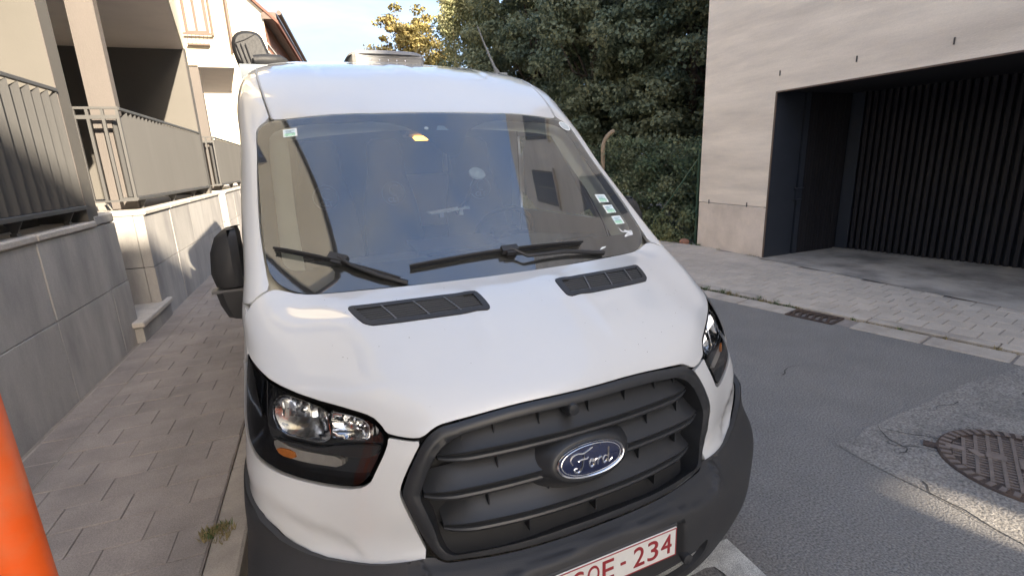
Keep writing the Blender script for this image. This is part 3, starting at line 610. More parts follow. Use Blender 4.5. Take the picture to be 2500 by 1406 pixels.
# ------------------------------------------------------------------ trees, undergrowth, fence
def leaf_mat(name, a, b_, c):
    m = bpy.data.materials.new(name); m.use_nodes = True; t = m.node_tree; n = t.nodes; p = n['Principled BSDF']; lk = t.links.new
    g = n.new('ShaderNodeNewGeometry'); n1 = n.new('ShaderNodeTexNoise'); n1.inputs['Scale'].default_value = 1.1; n1.inputs['Detail'].default_value = 3; lk(g.outputs['Position'], n1.inputs['Vector'])
    at = n.new('ShaderNodeAttribute'); at.attribute_name = 'leaf_shade'
    ad = n.new('ShaderNodeMath'); ad.operation = 'MULTIPLY_ADD'; ad.inputs[1].default_value = .55; lk(at.outputs['Fac'], ad.inputs[0]); lk(n1.outputs['Fac'], ad.inputs[2])
    r = n.new('ShaderNodeValToRGB'); e = r.color_ramp.elements; e[0].position = .35; e[0].color = (*a, 1); e[1].position = .95; e[1].color = (*c, 1); k = e.new(.65); k.color = (*b_, 1)
    lk(ad.outputs[0], r.inputs['Fac']); lk(r.outputs['Color'], p.inputs['Base Color']); p.inputs['Roughness'].default_value = .65; p.inputs['Specular IOR Level'].default_value = .3
    tl = n.new('ShaderNodeBsdfTranslucent'); lk(r.outputs['Color'], tl.inputs['Color']); ms = n.new('ShaderNodeMixShader'); ms.inputs[0].default_value = .3; o = n['Material Output']
    lk(p.outputs[0], ms.inputs[1]); lk(tl.outputs[0], ms.inputs[2]); lk(ms.outputs[0], o.inputs['Surface']); return m
M_leafd = leaf_mat('leaves_dark', (.085, .112, .082), (.145, .18, .115), (.25, .265, .16))
M_leafm = leaf_mat('leaves_mid', (.10, .135, .075), (.17, .20, .105), (.29, .30, .15))
M_leafy = leaf_mat('leaves_yellow', (.16, .145, .05), (.27, .225, .08), (.38, .31, .13))
M_vine = leaf_mat('vine_yellow', (.17, .18, .09), (.30, .31, .16), (.44, .43, .25))
M_ivy = leaf_mat('ivy', (.085, .125, .075), (.14, .19, .105), (.26, .275, .16))
M_bark = mat('bark', (.085, .065, .05), .95, .3, 8, .9, 30, stretch=(1, 1, .3))
def leaf_cloud(name, centers, radii, n_per, size, m, parent, flat=.6, droop=.0):
    """many leaf faces scattered through clumps"""
    C = np.repeat(centers, n_per, 0); Rr = np.repeat(radii, n_per); N = len(C)
    d = RNG.normal(size=(N, 3)); d /= np.linalg.norm(d, axis=1)[:, None]; rad = RNG.random(N) ** .45
    P = C + d * (Rr * rad)[:, None] * np.array([1, 1, flat]); P[:, 2] -= droop * (rad * Rr)
    nrm = d * .55 + RNG.normal(size=(N, 3)) * .55 + np.array([0, 0, .45]); nrm /= np.linalg.norm(nrm, axis=1)[:, None]
    a = np.cross(nrm, RNG.normal(size=(N, 3))); a /= np.linalg.norm(a, axis=1)[:, None]; bb = np.cross(nrm, a)
    s = size * (.55 + .9 * RNG.random(N))[:, None]; w = s * .36
    V = np.stack([P - a * s * .5, P + bb * w - nrm * s * .04, P + a * s * .5 - nrm * s * .16, P - bb * w - nrm * s * .04], 1).reshape(-1, 3)
    me = bpy.data.meshes.new(name); me.vertices.add(4 * N); me.vertices.foreach_set('co', V.ravel()); me.loops.add(4 * N); me.loops.foreach_set('vertex_index', np.arange(4 * N)); me.polygons.add(N); me.polygons.foreach_set('loop_start', np.arange(0, 4 * N, 4)); me.polygons.foreach_set('loop_total', np.full(N, 4))
    at = me.attributes.new('leaf_shade', 'FLOAT', 'POINT'); clump = np.repeat(RNG.random(len(centers)), n_per); sh = np.clip(.55 * clump + .45 * RNG.random(N), 0, 1); at.data.foreach_set('value', np.repeat(sh, 4))
    me.materials.append(m); me.update(); me.validate(); return link(name, me, parent)
def crown_clumps(c, r, n, inner=.45):
    """clump centres over an uneven ellipsoid"""
    d = RNG.normal(size=(n, 3)); d /= np.linalg.norm(d, axis=1)[:, None]
    ph = RNG.random(6) * 6.28; az = np.arctan2(d[:, 1], d[:, 0]); lump = 1 + .16 * np.sin(3 * az + ph[0]) * np.cos(2.3 * d[:, 2] + ph[1]) + .12 * np.sin(5 * az + 4 * d[:, 2] + ph[2])
    k = inner + (1 - inner) * RNG.random(n) ** .6
    return np.array(c) + d * np.array(r) * (lump * k)[:, None]
def tree(name, base, h_trunk, c, r, n_cl, n_leaf, size, m, label, cat='tree', group=None, cr=.45, rt=.16):
    t = thing(name, base, label, cat, group); b = MB(); B = Vector(base); Cc = Vector(c)
    pts = [B, B + (Cc - B) * .3 + Vector((random.uniform(-.15, .15), random.uniform(-.15, .15), 0)), B + (Cc - B) * .65, Cc, Cc + Vector((0, 0, r[2] * .6))]
    b.tube(pts, [rt * 1.25, rt, rt * .75, rt * .5, rt * .15], 9)
    cl = crown_clumps(c, r, n_cl)
    for q in cl[:: max(1, n_cl // 16)]:
        s = pts[2] + (pts[3] - pts[2]) * random.random(); e = Vector(q); mid = (s + e) / 2 + Vector((random.uniform(-.2, .2), random.uniform(-.2, .2), -.1 * r[2])); b.tube([s, mid, e], [rt * .32, rt * .2, rt * .06], 5)
    b.build('trunk', M_bark, t, True)
    leaf_cloud('crown', cl, cr * (.6 + .8 * RNG.random(n_cl)), n_leaf, size, m, t); return t
TG = 'dark trees behind the fence'
tree('dark_tree', (8.0, 9.2, 0), 2, (8.0, 9.2, 4.4), (2.0, 1.7, 3.3), 240, 270, .095, M_leafd, 'dense dark tree rising behind the fence, beside the garage building', group=TG, cr=.42)
tree('dark_tree', (6.6, 11.6, 0), 2, (6.7, 11.6, 4.8), (1.6, 1.7, 3.6), 240, 270, .095, M_leafd, 'dense dark tree behind the fence to the left of the bent post', group=TG, cr=.42)
tree('dark_tree', (10.3, 11.4, 0), 2, (10.3, 11.4, 5.0), (2.1, 2.0, 4.2), 240, 270, .10, M_leafd, 'tall dark tree whose crown passes behind the corner of the garage building', group=TG, cr=.5)
tree('dark_tree', (6.6, 15.6, 0), 3, (6.7, 15.4, 5.6), (1.9, 2.0, 4.4), 240, 270, .105, M_leafd, 'tall dark tree in the middle of the group, above the van roof', group=TG, cr=.5)
tree('dark_tree', (9.4, 16.5, 0), 3, (9.4, 16.5, 6.5), (2.6, 2.4, 5.4), 230, 240, .125, M_leafd, 'dark tree in the second row, filling the gap at the top', group=TG, cr=.6)
tree('dark_tree', (13.2, 16.5, 0), 3, (13.2, 16.5, 6.5), (2.8, 2.4, 5.6), 150, 130, .20, M_leafd, 'dark tree in the second row, nearly hidden by the garage building', group=TG, cr=.6)
tree('pale_tree', (7.0, 21.0, 0), 3, (7.3, 21.0, 7.2), (2.55, 2.4, 5.0), 240, 190, .13, M_leafm, 'lighter green tree standing left of the dark trees, with yellow vines hanging down', cr=.55)
t = thing('hanging_vine', (4.9, 17.5, 0), 'pale yellow vine hanging over the lighter green tree', 'vine')
b = MB(); cl = []
for k in range(13):
    x = 4.05 + .105 * k + random.uniform(-.1, .1); y = 17.5 + random.uniform(-.3, .3); z = 7.3 + random.uniform(-.4, .6); L_ = random.uniform(1.2, 3.2); pts = []
    for j in range(8): pts.append((x + random.gauss(0, .09), y + random.gauss(0, .08), z - L_ * j / 7)); cl += [pts[-1]]
    b.tube(pts, .017, 4)
b.build('stem', mat('vine_stem', (.36, .31, .17), .9, .15), t)
leaf_cloud('leaves', np.array(cl), np.full(len(cl), .22), 85, .085, M_vine, t, flat=1.3)
tree('yellow_tree', (5.25, 30, 0), 5, (5.25, 30, 7.9), (2.15, 1.9, 2.5), 120, 110, .16, M_leafy, 'small autumn yellow tree far behind the roof vent', cr=.42, rt=.12)
b_ = tree('yellow_tree', (3.0, 30, 0), 5, (2.95, 30, 7.55), (.32, .3, .55), 7, 60, .12, M_leafy, 'thin yellow twig just left of the yellow tree, above the roof vent', cr=.2, rt=.06)
# undergrowth and ivy on the fence
FO = Vector((6.13, 6.62, .03)); FD = Vector((-.26, 1, 0)).normalized(); FN = Vector((FD.y, -FD.x, 0))
cl = []
for k in range(640):
    s = RNG.random() * 9.5; n = .12 + abs(RNG.normal()) * .45; z = .1 + 2.0 * RNG.random() ** 1.1; q = FO + FD * s + FN * n; cl.append((q.x, q.y, z))
o = leaf_cloud('undergrowth', np.array(cl), .16 + .2 * RNG.random(len(cl)), 115, .066, M_ivy, None); props(o, 'ivy and dark undergrowth tangled behind the wire fence', 'undergrowth', kind='stuff')
cl = []
for k in range(420):
    s = RNG.random() * 12 + .5; n = .7 + 4.5 * RNG.random(); z = .2 + 3.4 * RNG.random(); q = FO + FD * s + FN * n; cl.append((q.x, q.y, z))
o = leaf_cloud('shrubbery', np.array(cl), .3 + .25 * RNG.random(len(cl)), 70, .14, M_leafd, None); props(o, 'dark shrubbery filling the space under the trees behind the fence', 'shrubbery', kind='stuff')
cl = []
for k in range(150):
    s = RNG.random() * 9; q = FO + FD * s + FN * (RNG.normal() * .06); cl.append((q.x, q.y, .05 + .55 * RNG.random() ** 2))
o = leaf_cloud('fence_weeds', np.array(cl), .10 + .1 * RNG.random(len(cl)), 60, .055, M_leafm, None); props(o, 'brighter green weeds at the foot of the wire fence', 'weeds', kind='stuff')
fence = thing('wire_fence', FO, 'green chain link fence between the garage building and the bent post', 'fence')
M_wire = mat('green_wire', (.045, .075, .055), .5, .1, metal=.3); M_green = mat('green_post', (.03, .075, .045), .5, .1)
b = MB(); PW = .07
for k in range(84):
    pts = []
    for j in range(28):
        s = k * PW + (PW if (j + k) % 2 else 0) * 1.0; z = .06 + j * PW; q = FO + FD * s; pts.append((q.x, q.y, z))
    b.tube(pts, .0032, 3, cap=False)
o = b.build('mesh', M_wire, fence); o['kind'] = 'stuff'
for z in (.1, 1.0, 1.93):
    b = MB(); q = FO + FD * 6; b.tube([(FO.x, FO.y, z), (q.x, q.y, z)], .005, 5); b.build('line_wire', M_wire, fence)
b = MB(); q = FO + FD * .04; b.tube([(q.x, q.y, 0), (q.x, q.y, 1.98)], .024, 8); b.build('post', M_green, fence)
b = MB(); q0_ = FO + FD * .06; q1_ = FO + FD * 1.28; b.tube([(q0_.x, q0_.y, 1.66), (q1_.x, q1_.y, .1)], .017, 8); b.build('brace', M_green, fence, True)
bp_ = FO + FD * 2.58
t = thing('bent_post', (bp_.x, bp_.y, 0), 'pale bent post with a curved top, standing at the wire fence', 'post')
b = MB(); pts = [(bp_.x, bp_.y, 0), (bp_.x, bp_.y, 1.95)]
for k in range(1, 9): a = k / 8 * 1.15; pts.append((bp_.x + .42 * (1 - math.cos(a)) * 1.0, bp_.y - .1 * (1 - math.cos(a)), 1.95 + .42 * math.sin(a)))
b.tube(pts, .048, 10); b.build('post', mat('pale_wood', (.33, .25, .17), .85, .2, 12, .5, 60, stretch=(1, 1, .2)), t, True)
b = MB(); bm_ = [(0, 0), (.07, .01), (.10, .05), (.08, .10), (.03, .115), (0, .11)]; b.lathe([(.0, -.02), (.085, -.01), (.10, .035), (.075, .075), (.03, .09), (0, .092)], (5.97, 6.80, .035), seg=10); props(b.build('brick_lump', mat('brick_lump', (.30, .15, .10), .9, .25, 14, .8, 50), None, True, angle=60), 'reddish broken brick lying by the corner of the garage building', 'brick')
b = MB()
for y, n in ((6.45, 40), (6.6, 30), (5.9, 14), (5.2, 10), (5.05, 12)): tuft_mesh(b, (FX - .04, y, .03), n, .06, .06, 1 if y < 6 else 0)
o = b.build('wall_weeds', [M_weed, M_dry]); props(o, 'small dry weeds at the foot of the pale concrete wall', 'weeds', kind='stuff')
# orange post close to the camera
t = thing('orange_post', (-1.253, -.29, .12), 'bright orange round metal post close to the camera, lower left', 'post')
M_or = mat('orange_paint', (.95, .125, .008), .5, .06, 5, .05, 60, coat=.25, tint=(.70, .30, .15), tintscale=9, tintamt=.35)
b = MB(); b.tube([(-1.253, -.29, .12), (-1.253, -.29, 1.66), (-1.253, -.29, 1.685), (-1.253, -.29, 1.695)], [.0365, .0365, .031, .012], 28); b.build('tube', M_or, t, True)
b = MB(); b.lathe([(0, 0.012), (.085, .012), (.09, .0)], (-1.253, -.29, .12), seg=24); b.build('base_plate', M_or, t, True)

# far greenery closing the end of the street
cl = []
for k in range(260): cl.append((-9 + 34 * RNG.random(), 58 + 10 * RNG.random(), .3 + 6.2 * RNG.random() ** 1.3))
o = leaf_cloud('far_greenery', np.array(cl), 1.0 + 1.0 * RNG.random(len(cl)), 70, .42, M_leafm, None); props(o, 'far off greenery at the end of the street, hidden behind the van', 'greenery', kind='stuff')

# ------------------------------------------------------------------ the van (built in its own axes: x across, y back from the nose, z up)
SH = Shell(ROWS); UK, VK = SH.ku, SH.kv; UM = UK[-1]
M_paintw = mat('white_paint', (.61, .63, .65), .32, .015, 3, 0, coat=1.0, fine=.0, coatr=.03, tint=(.70, .69, .66), tintscale=2.4, tintamt=.16)
M_black = mat('black_plastic', (.030, .031, .034), .55, .08, 5, .12, 420, spec=.45)
M_grille = mat('grille_plastic', (.026, .028, .032), .40, .06, 6, .03, 300, spec=.5)
M_gloss = mat('gloss_black', (.012, .013, .016), .12, 0, spec=.6, coat=.5)
M_chrome = mat('chrome', (.82, .83, .85), .10, 0, metal=1.0)
M_refl = mat('reflector', (.88, .89, .91), .13, .06, 40, .10, 30, metal=1.0)
M_amber = mat('amber_lens', (.55, .17, .02), .25, .2, 40, .2, 90, spec=.7)
M_clear = glass('lamp_glass', (.97, .98, .98), 1.5)
M_wscreen = glass('windscreen_glass', (.84, .90, .88), 2.7, dust=.045)
M_frit = mat('screen_border', (.010, .010, .011), .35, 0)
M_rub = mat('rubber', (.014, .014, .015), .7, .1, 20, .1, 80)
M_cream = mat('cream_trim', (.62, .60, .50), .8, .04); M_dash = mat('dash_grey', (.13, .14, .15), .6, .08, 5, .1, 200); M_seat = mat('seat_fabric', (.055, .062, .074), .9, .15, 20, .2, 200)
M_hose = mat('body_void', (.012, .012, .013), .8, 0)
van = thing('parked_van', (0, 0, 0), 'white delivery van parked at the kerb with black grille and bumper', 'van', rz=VAN_YAW)

def densify(poly, res, closed=True):
    out = []; n = len(poly)
    for i in range(n if closed else n - 1):
        a = np.array(poly[i]); c = np.array(poly[(i + 1) % n]); k = max(1, int(np.ceil(np.linalg.norm(c - a) / res))); out += [tuple(a + (c - a) * j / k) for j in range(k)]
    if not closed: out.append(tuple(poly[-1]))
    return out
def chaikin(poly, it=2, closed=True):
    P = [np.array(p) for p in poly]
    for _ in range(it):
        Q = []; n = len(P)
        for i in range(n if closed else n - 1):
            a, c = P[i], P[(i + 1) % n]; Q += [a * .75 + c * .25, a * .25 + c * .75]
        if not closed: Q = [P[0]] + Q + [P[-1]]
        P = Q
    return [tuple(p) for p in P]
def inset(poly, d):
    P = np.array(poly); n = len(P); A = sum(P[i][0] * P[(i + 1) % n][1] - P[(i + 1) % n][0] * P[i][1] for i in range(n)); s = 1 if A > 0 else -1
    t = np.roll(P, -1, 0) - np.roll(P, 1, 0); t /= np.linalg.norm(t, axis=1)[:, None] + 1e-9; return [tuple(p) for p in P + s * d * np.stack([-t[:, 1], t[:, 0]], 1)]
def mir(poly): return [(-x, y) for x, y in poly][::-1]
def sym(half): return list(half) + [(-x, y) for x, y in half[::-1] if abs(x) > 1e-6]   # half runs from x=0 outwards and back to x=0
def pip(P, poly):
    x, y = P[:, 0], P[:, 1]; c = np.zeros(len(P), bool); q = np.array(poly); j = len(q) - 1
    for i in range(len(q)):
        xi, yi = q[i]; xj, yj = q[j]
        if yi != yj: c ^= ((yi > y) != (yj > y)) & (x < (xj - xi) * (y - yi) / (yj - yi) + xi)
        j = i
    return c
def pdist(P, poly):
    q = np.array(poly); a = q; c = np.roll(q, -1, 0); d = np.full(len(P), 9e9)
    for k in range(len(q)):
        e = c[k] - a[k]; L2 = e @ e + 1e-12; t = np.clip(((P - a[k]) @ e) / L2, 0, 1); d = np.minimum(d, np.linalg.norm(P - (a[k] + t[:, None] * e), axis=1))
    return d
def front(uv, off=0.0):
    u, v = uv[:, 0], uv[:, 1]; return SH(u, v) + SH.normal(u, v) * np.asarray(off).reshape(-1, 1) if np.ndim(off) or off else SH(u, v)
def patch(name, poly, m, parent, off=0.0, res=.035, gap=.003, thick=.018, holes=(), fn=None, disp=None, lip=.004, smooth_it=1, back=False, mats=None, pick=None):
    """a panel cut to an outline on a curved surface: fine interior, rolled edge and a return inwards"""
    poly = chaikin(poly, smooth_it) if smooth_it else list(poly)
    if gap: poly = inset(poly, gap)
    poly = densify(poly, res * .7); hs = [densify(chaikin(h, smooth_it) if smooth_it else h, res * .7) for h in holes]
    q = np.array(poly); g = np.stack(np.meshgrid(np.arange(q[:, 0].min(), q[:, 0].max(), res), np.arange(q[:, 1].min(), q[:, 1].max(), res)), -1).reshape(-1, 2)
    g = g + np.array([.31, .17]) * res; ok = pip(g, poly) & (pdist(g, poly) > res * .45)
    for h in hs: ok &= ~pip(g, h) & (pdist(g, h) > res * .45)
    # second ring just inside the outline carries the rolled edge
    V = [Vector(p) for p in poly]; n0 = len(V); E = [(i, (i + 1) % n0) for i in range(n0)]
    for h in hs:
        b0 = len(V); V += [Vector(p) for p in h]; E += [(b0 + i, b0 + (i + 1) % len(h)) for i in range(len(h))]
    nb_ = len(V)
    ring = np.array(inset(poly, min(.006, res * .25))); V += [Vector(p) for p in ring] if lip else []
    V += [Vector(p) for p in g[ok]]
    vo, eo, fo, _, _, _ = delaunay_2d_cdt(V, E, [], 1, 1e-7)
    uv = np.array([tuple(v) for v in vo]); F = [tuple(f) for f in fo]
    cen = np.array([uv[list(f)].mean(0) for f in F]); keep = pip(cen, poly)
    for h in hs: keep &= ~pip(cen, h)
    F = [f for f, k in zip(F, keep) if k]
    db = pdist(uv, poly)
    for h in hs: db = np.minimum(db, pdist(uv, h))
    edge = db < 1e-5
    o = np.full(len(uv), float(off)) - lip * edge
    if disp is not None: o = o + disp(uv)
    SF = fn or front
    if fn is None:
        P = SH(uv[:, 0], uv[:, 1]); N0 = SH.normal(uv[:, 0], uv[:, 1]); e = 1e-3
        P = P + N0 * o[:, None]
        if disp is not None:
            def pos(w): return SH(w[:, 0], w[:, 1]) + SH.normal(w[:, 0], w[:, 1]) * (disp(w))[:, None]
            du = pos(uv + [e, 0]) - pos(uv - [e, 0]); dv = pos(uv + [0, e]) - pos(uv - [0, e]); NN = np.cross(du, dv); NN /= np.linalg.norm(NN, axis=1)[:, None]
        else: NN = N0
    else: P, N0 = fn(uv); P = P + N0 * o[:, None]; NN = N0
    A = P[[f[0] for f in F]]; B_ = P[[f[1] for f in F]]; C_ = P[[f[2] for f in F]]; fl = (np.cross(B_ - A, C_ - A) * N0[[f[0] for f in F]]).sum(1) < 0
    F = [f[::-1] if x else f for f, x in zip(F, fl)]
    Vt = P.tolist(); Nn = NN.tolist()
    if thick:
        cnt = {}
        for f in F:
            for i in range(len(f)): cnt.setdefault((f[i], f[(i + 1) % len(f)]), 0); cnt[(f[i], f[(i + 1) % len(f)])] += 1
        bd = [e_ for e_ in cnt if (e_[1], e_[0]) not in cnt]; ix = {}
        for a, c in bd:
            for w in (a, c):
                if w not in ix:
                    ix[w] = (len(Vt), len(Vt) + 1); Vt += [P[w].tolist(), (P[w] - N0[w] * thick).tolist()]; Nn += [[0, 0, 0], [0, 0, 0]]
        for a, c in bd:
            t0 = P[c] - P[a]; sn_ = np.cross(t0, N0[a]); sn_ /= np.linalg.norm(sn_) + 1e-9
            for w in (a, c):
                for r_ in ix[w]: Nn[r_] = (np.array(Nn[r_]) + sn_).tolist()
            F.append((c, a, 0, 0)); F[-1] = (ix[c][0], ix[a][0], ix[a][1], ix[c][1])
        for w in ix:
            for r_ in ix[w]: z = np.array(Nn[r_]); Nn[r_] = (z / (np.linalg.norm(z) + 1e-9)).tolist()
    me = bpy.data.meshes.new(name); me.from_pydata(Vt, [], F)
    for mm in (mats or [m]): me.materials.append(mm)
    me.polygons.foreach_set('use_smooth', [True] * len(me.polygons))
    if pick is not None: me.polygons.foreach_set('material_index', [int(pick(uv[list(f)].mean(0))) if max(f) < len(uv) else 0 for f in F])
    me.normals_split_custom_set_from_vertices(Nn); me.update()
    return link(name, me, parent, True)
def sstep(x, a, b_): t = np.clip((x - a) / (b_ - a), 0, 1); return t * t * (3 - 2 * t)
def pl_y(x, pts): return np.interp(x, [p[0] for p in pts], [p[1] for p in pts])

# outlines in shell coordinates (u across, v upwards along the skin)
SCREEN_H = [(0, 1.561), (.24, 1.563), (.54, 1.566), (.76, 1.558), (.83, 1.566), (.89, 1.596), (.93, 1.64), (.955, 1.71), (.960, 1.90), (.957, 2.10), (.955, 2.42), (.952, 2.60), (.935, 2.66), (.885, 2.70), (.77, 2.692), (.45, 2.69), (.285, 2.669), (0, 2.668)]
SCREEN = sym(SCREEN_H)
HL = [(1.10, 1.175), (1.06, 1.128), (1.010, 1.080), (.957, 1.030), (.847, .977), (.715, .947), (.668, .932), (.643, .905), (.634, .882), (.640, .855), (.690, .748), (.705, .722), (.735, .703), (.80, .704), (.914, .726), (.993, .745), (1.045, .765), (1.085, .80), (1.115, .90), (1.125, 1.05)]
BELOW = [(.645, .835), (.64, .86)]
GR_OUT = [(.452, .888), (.484, .882), (.523, .857), (.557, .80), (.600, .705), (.609, .680), (.606, .655), (.577, .575), (.538, .490), (.515, .462), (.49, .455)]
GR_IN = [(.398, .852), (.432, .842), (.468, .826), (.496, .796), (.526, .742), (.553, .68), (.557, .660), (.551, .64), (.522, .555), (.512, .505), (.492, .474), (.462, .466)]
# bonnet
crease = lambda uv: .0045 * np.exp(-((np.abs(uv[:, 0]) - (.20 + .10 * (1.45 - uv[:, 1]))) / .030) ** 2) * sstep(uv[:, 1], .95, 1.15) * (1 - sstep(uv[:, 1], 1.40, 1.52)) 
BON = sym([(0, .886), (.30, .888), (.452, .892), (.486, .886), (.525, .864), (.56, .868), (.61, .884), (.628, .892), (.64, .915), (.662, .938), (.712, .953), (.845, .984), (.953, 1.036), (1.006, 1.087), (1.055, 1.135), (1.09, 1.18), (1.085, 1.40), (1.047, 1.497), (.985, 1.568), (.945, 1.60), (.915, 1.600), (.84, 1.560), (.76, 1.552), (.54, 1.560), (.24, 1.557), (0, 1.555)])
VENT = [(.178, 1.436), (.165, 1.415), (.157, 1.318), (.163, 1.298), (.182, 1.288), (.580, 1.306), (.605, 1.320), (.622, 1.336), (.660, 1.428), (.652, 1.446), (.632, 1.450)]
patch('bonnet', BON, M_paintw, van, holes=[VENT, mir(VENT)], disp=crease, smooth_it=1, res=.03)
b = MB()
for _ in range(60):
    u_, v_ = random.uniform(-.75, .75), random.uniform(.93, 1.52); q = front(np.array([(u_, v_)]) , .0009)[0]; N_ = Vector(SH.normal([u_], [v_])[0]); s_ = random.uniform(.0009, .0022); t_ = N_.orthogonal().normalized(); w_ = N_.cross(t_); b.add([Vector(q) + (t_ * math.cos(a) * s_ + w_ * math.sin(a) * s_ * random.uniform(.6, 1)) for a in (0, 1.05, 2.1, 3.14, 4.2, 5.2)], [(0, 1, 2, 3, 4, 5)])
o = b.build('paint_chips', mat('chip_grey', (.12, .12, .125), .7, .2), van, False, True); o['kind'] = 'stuff'
# corner panels below the lamps
scal0 = [(.66, .44), (.70, .466), (.725, .490), (.756, .530), (.797, .559), (.857, .586), (.916, .634), (.962, .656), (1.0, .668), (1.2, .69)]
scal = chaikin(scal0, 3, False)
def fdisp(uv):
    a = np.abs(uv[:, 0]); yl = pl_y(a, scal); d = -.010 * (1 - sstep(uv[:, 1] - yl, -.05, .014)) * sstep(a, .63, .74) * sstep(uv[:, 1], .44, .50)
    lamp = .010 * np.exp(-((uv[:, 1] - .70) / .02) ** 2) * sstep(a, .70, .8) * 0
    rid = -.010 * sstep(a, .60, .66) * (1 - sstep(a, .66, .70)) * 0
    return d
CORNER = [(.527, .856), (.562, .797), (.606, .704), (.613, .68), (.610, .653), (.580, .57), (.540, .470), (.60, .452), (.693, .446), (.758, .450), (.842, .463), (.925, .513), (.966, .560), (1.02, .593), (1.08, .612), (1.17, .635), (1.19, .80), (1.19, 1.02), (1.13, 1.06), (1.122, .90), (1.092, .795), (1.05, .758), (.995, .738), (.915, .719), (.80, .697), (.733, .696), (.698, .717), (.684, .745), (.633, .853), (.626, .882), (.61, .879), (.56, .863)]
for p in (CORNER, mir(CORNER)): patch('corner_panel', p, M_paintw, van, disp=fdisp, res=.028)
# wings, pillars, roof
WING = [(1.094, 1.182), (1.128, 1.06), (1.194, 1.02), (1.20, .66), (UM, .665), (UM, 1.505), (1.055, 1.500), (1.09, 1.40)]
for p in (WING, mir(WING)): patch('wing', p, M_paintw, van, res=.04, gap=.0025)
PIL = [(.948, 1.602), (.988, 1.572), (1.05, 1.503), (UM, 1.508), (UM, 4.98), (.868, 4.98), (.866, 2.75), (.885, 2.712), (.938, 2.67), (.959, 2.62), (.961, 2.42), (.963, 2.10), (.965, 1.90), (.960, 1.70)]
for p in (PIL, mir(PIL)): patch('pillar', p, M_paintw, van, res=.045, gap=.0015, smooth_it=1)
def rdisp(uv):
    a = np.abs(uv[:, 0]); v = uv[:, 1]; e = np.zeros(len(uv))
    for c0, w, v0 in ((-.02, .05, 3.17), (.50, .05, 3.14)):
        lo = np.where(a > .25, 3.13, 3.2)
        e += .0065 * (sstep(a, abs(c0) + .015, abs(c0) + .055) if c0 > 0 else -sstep(a, .05, .09)) * sstep(v, lo, lo + .22)
    return e
ROOF = sym([(0, 2.675), (.285, 2.676), (.45, 2.697), (.77, 2.699), (.872, 2.712), (.852, 2.76), (.852, 4.98), (0, 4.98)])
patch('roof_panel', ROOF, M_paintw, van, res=.04, gap=.0015, disp=rdisp)
b = MB()
for s in (-1, 1):
    vv = np.linspace(2.72, 4.95, 40); P = front(np.stack([np.full(40, s * .859), vv], 1), -.006); b.tube(P, .0065, 6)
b.build('roof_seam', mat('seam_sealer', (.42, .43, .44), .6, .05), van, True, True)
# dark inner skin behind every shut line
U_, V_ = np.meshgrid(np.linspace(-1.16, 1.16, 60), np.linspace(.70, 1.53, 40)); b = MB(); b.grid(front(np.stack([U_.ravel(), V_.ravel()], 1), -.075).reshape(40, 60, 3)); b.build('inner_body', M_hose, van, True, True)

# windscreen with black border, sensor housing and stickers: one smooth low order surface fitted to the shell
_U, _V = np.meshgrid(np.linspace(-.955, .955, 41), np.linspace(1.57, 2.69, 25)); _U, _V = _U.ravel(), _V.ravel(); _P = SH(_U, _V)
def _bas(u, v): w = v - 2.1; return np.stack([np.ones_like(u), u ** 2, u ** 4, w, w * u ** 2, w * u ** 4, w * w, w * w * u ** 2], 1)
def _bax(u, v): w = v - 2.1; return np.stack([u, u ** 3, u ** 5, u * w, u ** 3 * w, u * w * w], 1)
_W = np.where((_V < 1.63) | (_V > 2.62) | (np.abs(_U) > .92), 3.0, 1.0)[:, None]; _lq = lambda B, y: np.linalg.lstsq(B * _W, y * _W[:, 0], rcond=None)[0]
_cx = _lq(_bax(_U, _V), _P[:, 0]); _cy = _lq(_bas(_U, _V), _P[:, 1]); _cz = _lq(_bas(_U, _V), _P[:, 2])
def _wp(u, v): B = _bas(u, v); return np.stack([_bax(u, v) @ _cx, B @ _cy, B @ _cz], 1)
def scr(uv):
    u, v = uv[:, 0], uv[:, 1]; e = 1e-3; N = np.cross(_wp(u + e, v) - _wp(u - e, v), _wp(u, v + e) - _wp(u, v - e)); return _wp(u, v), N / np.linalg.norm(N, axis=1)[:, None]
def scrp(uv, off=0.0): P, N = scr(np.atleast_2d(np.asarray(uv, float))); return P + N * np.asarray(off, float).reshape(-1, 1)
ws = patch('windscreen', SCREEN, M_wscreen, van, fn=scr, off=-.001, gap=.002, thick=.0, lip=0, res=.04)
CLEAR_H = [(0, 1.705), (.30, 1.70), (.62, 1.695), (.80, 1.688), (.852, 1.692), (.880, 1.715), (.892, 1.76), (.889, 2.10), (.893, 2.40), (.892, 2.55), (.870, 2.605), (.80, 2.632), (.69, 2.640), (.46, 2.612), (.30, 2.612), (.15, 2.535), (.085, 2.43), (.045, 2.335), (.02, 2.305), (0, 2.30)]
patch('screen_border', SCREEN, M_frit, ws, fn=scr, off=-.006, gap=.001, thick=0, lip=0, holes=[sym(CLEAR_H)], res=.05)
def uvquad(c, du, dv): return [(c[0] - du, c[1] - dv), (c[0] + du, c[1] - dv), (c[0] + du, c[1] + dv), (c[0] - du, c[1] + dv)]
M_stw = mat('sticker_white', (.82, .86, .86), .5, 0); M_stg = mat('sticker_green', (.42, .72, .55), .5, .25, 60); M_stb = mat('sticker_pale', (.62, .76, .82), .5, .25, 60)
def sticker(c, du, dv):
    def pick(p):
        a, b_ = (p[0] - c[0]) / du, (p[1] - c[1]) / dv
        if abs(a) > .80 or abs(b_) > .82: return 0
        return 1 if b_ < .0 else 2
    q = uvquad(c, du, dv); s_ = patch('sticker', q, M_stw, ws, fn=scr, off=.0015, gap=0, thick=0, lip=0, smooth_it=0, res=.009, mats=[M_stw, M_stg, M_stb], pick=pick); return s_
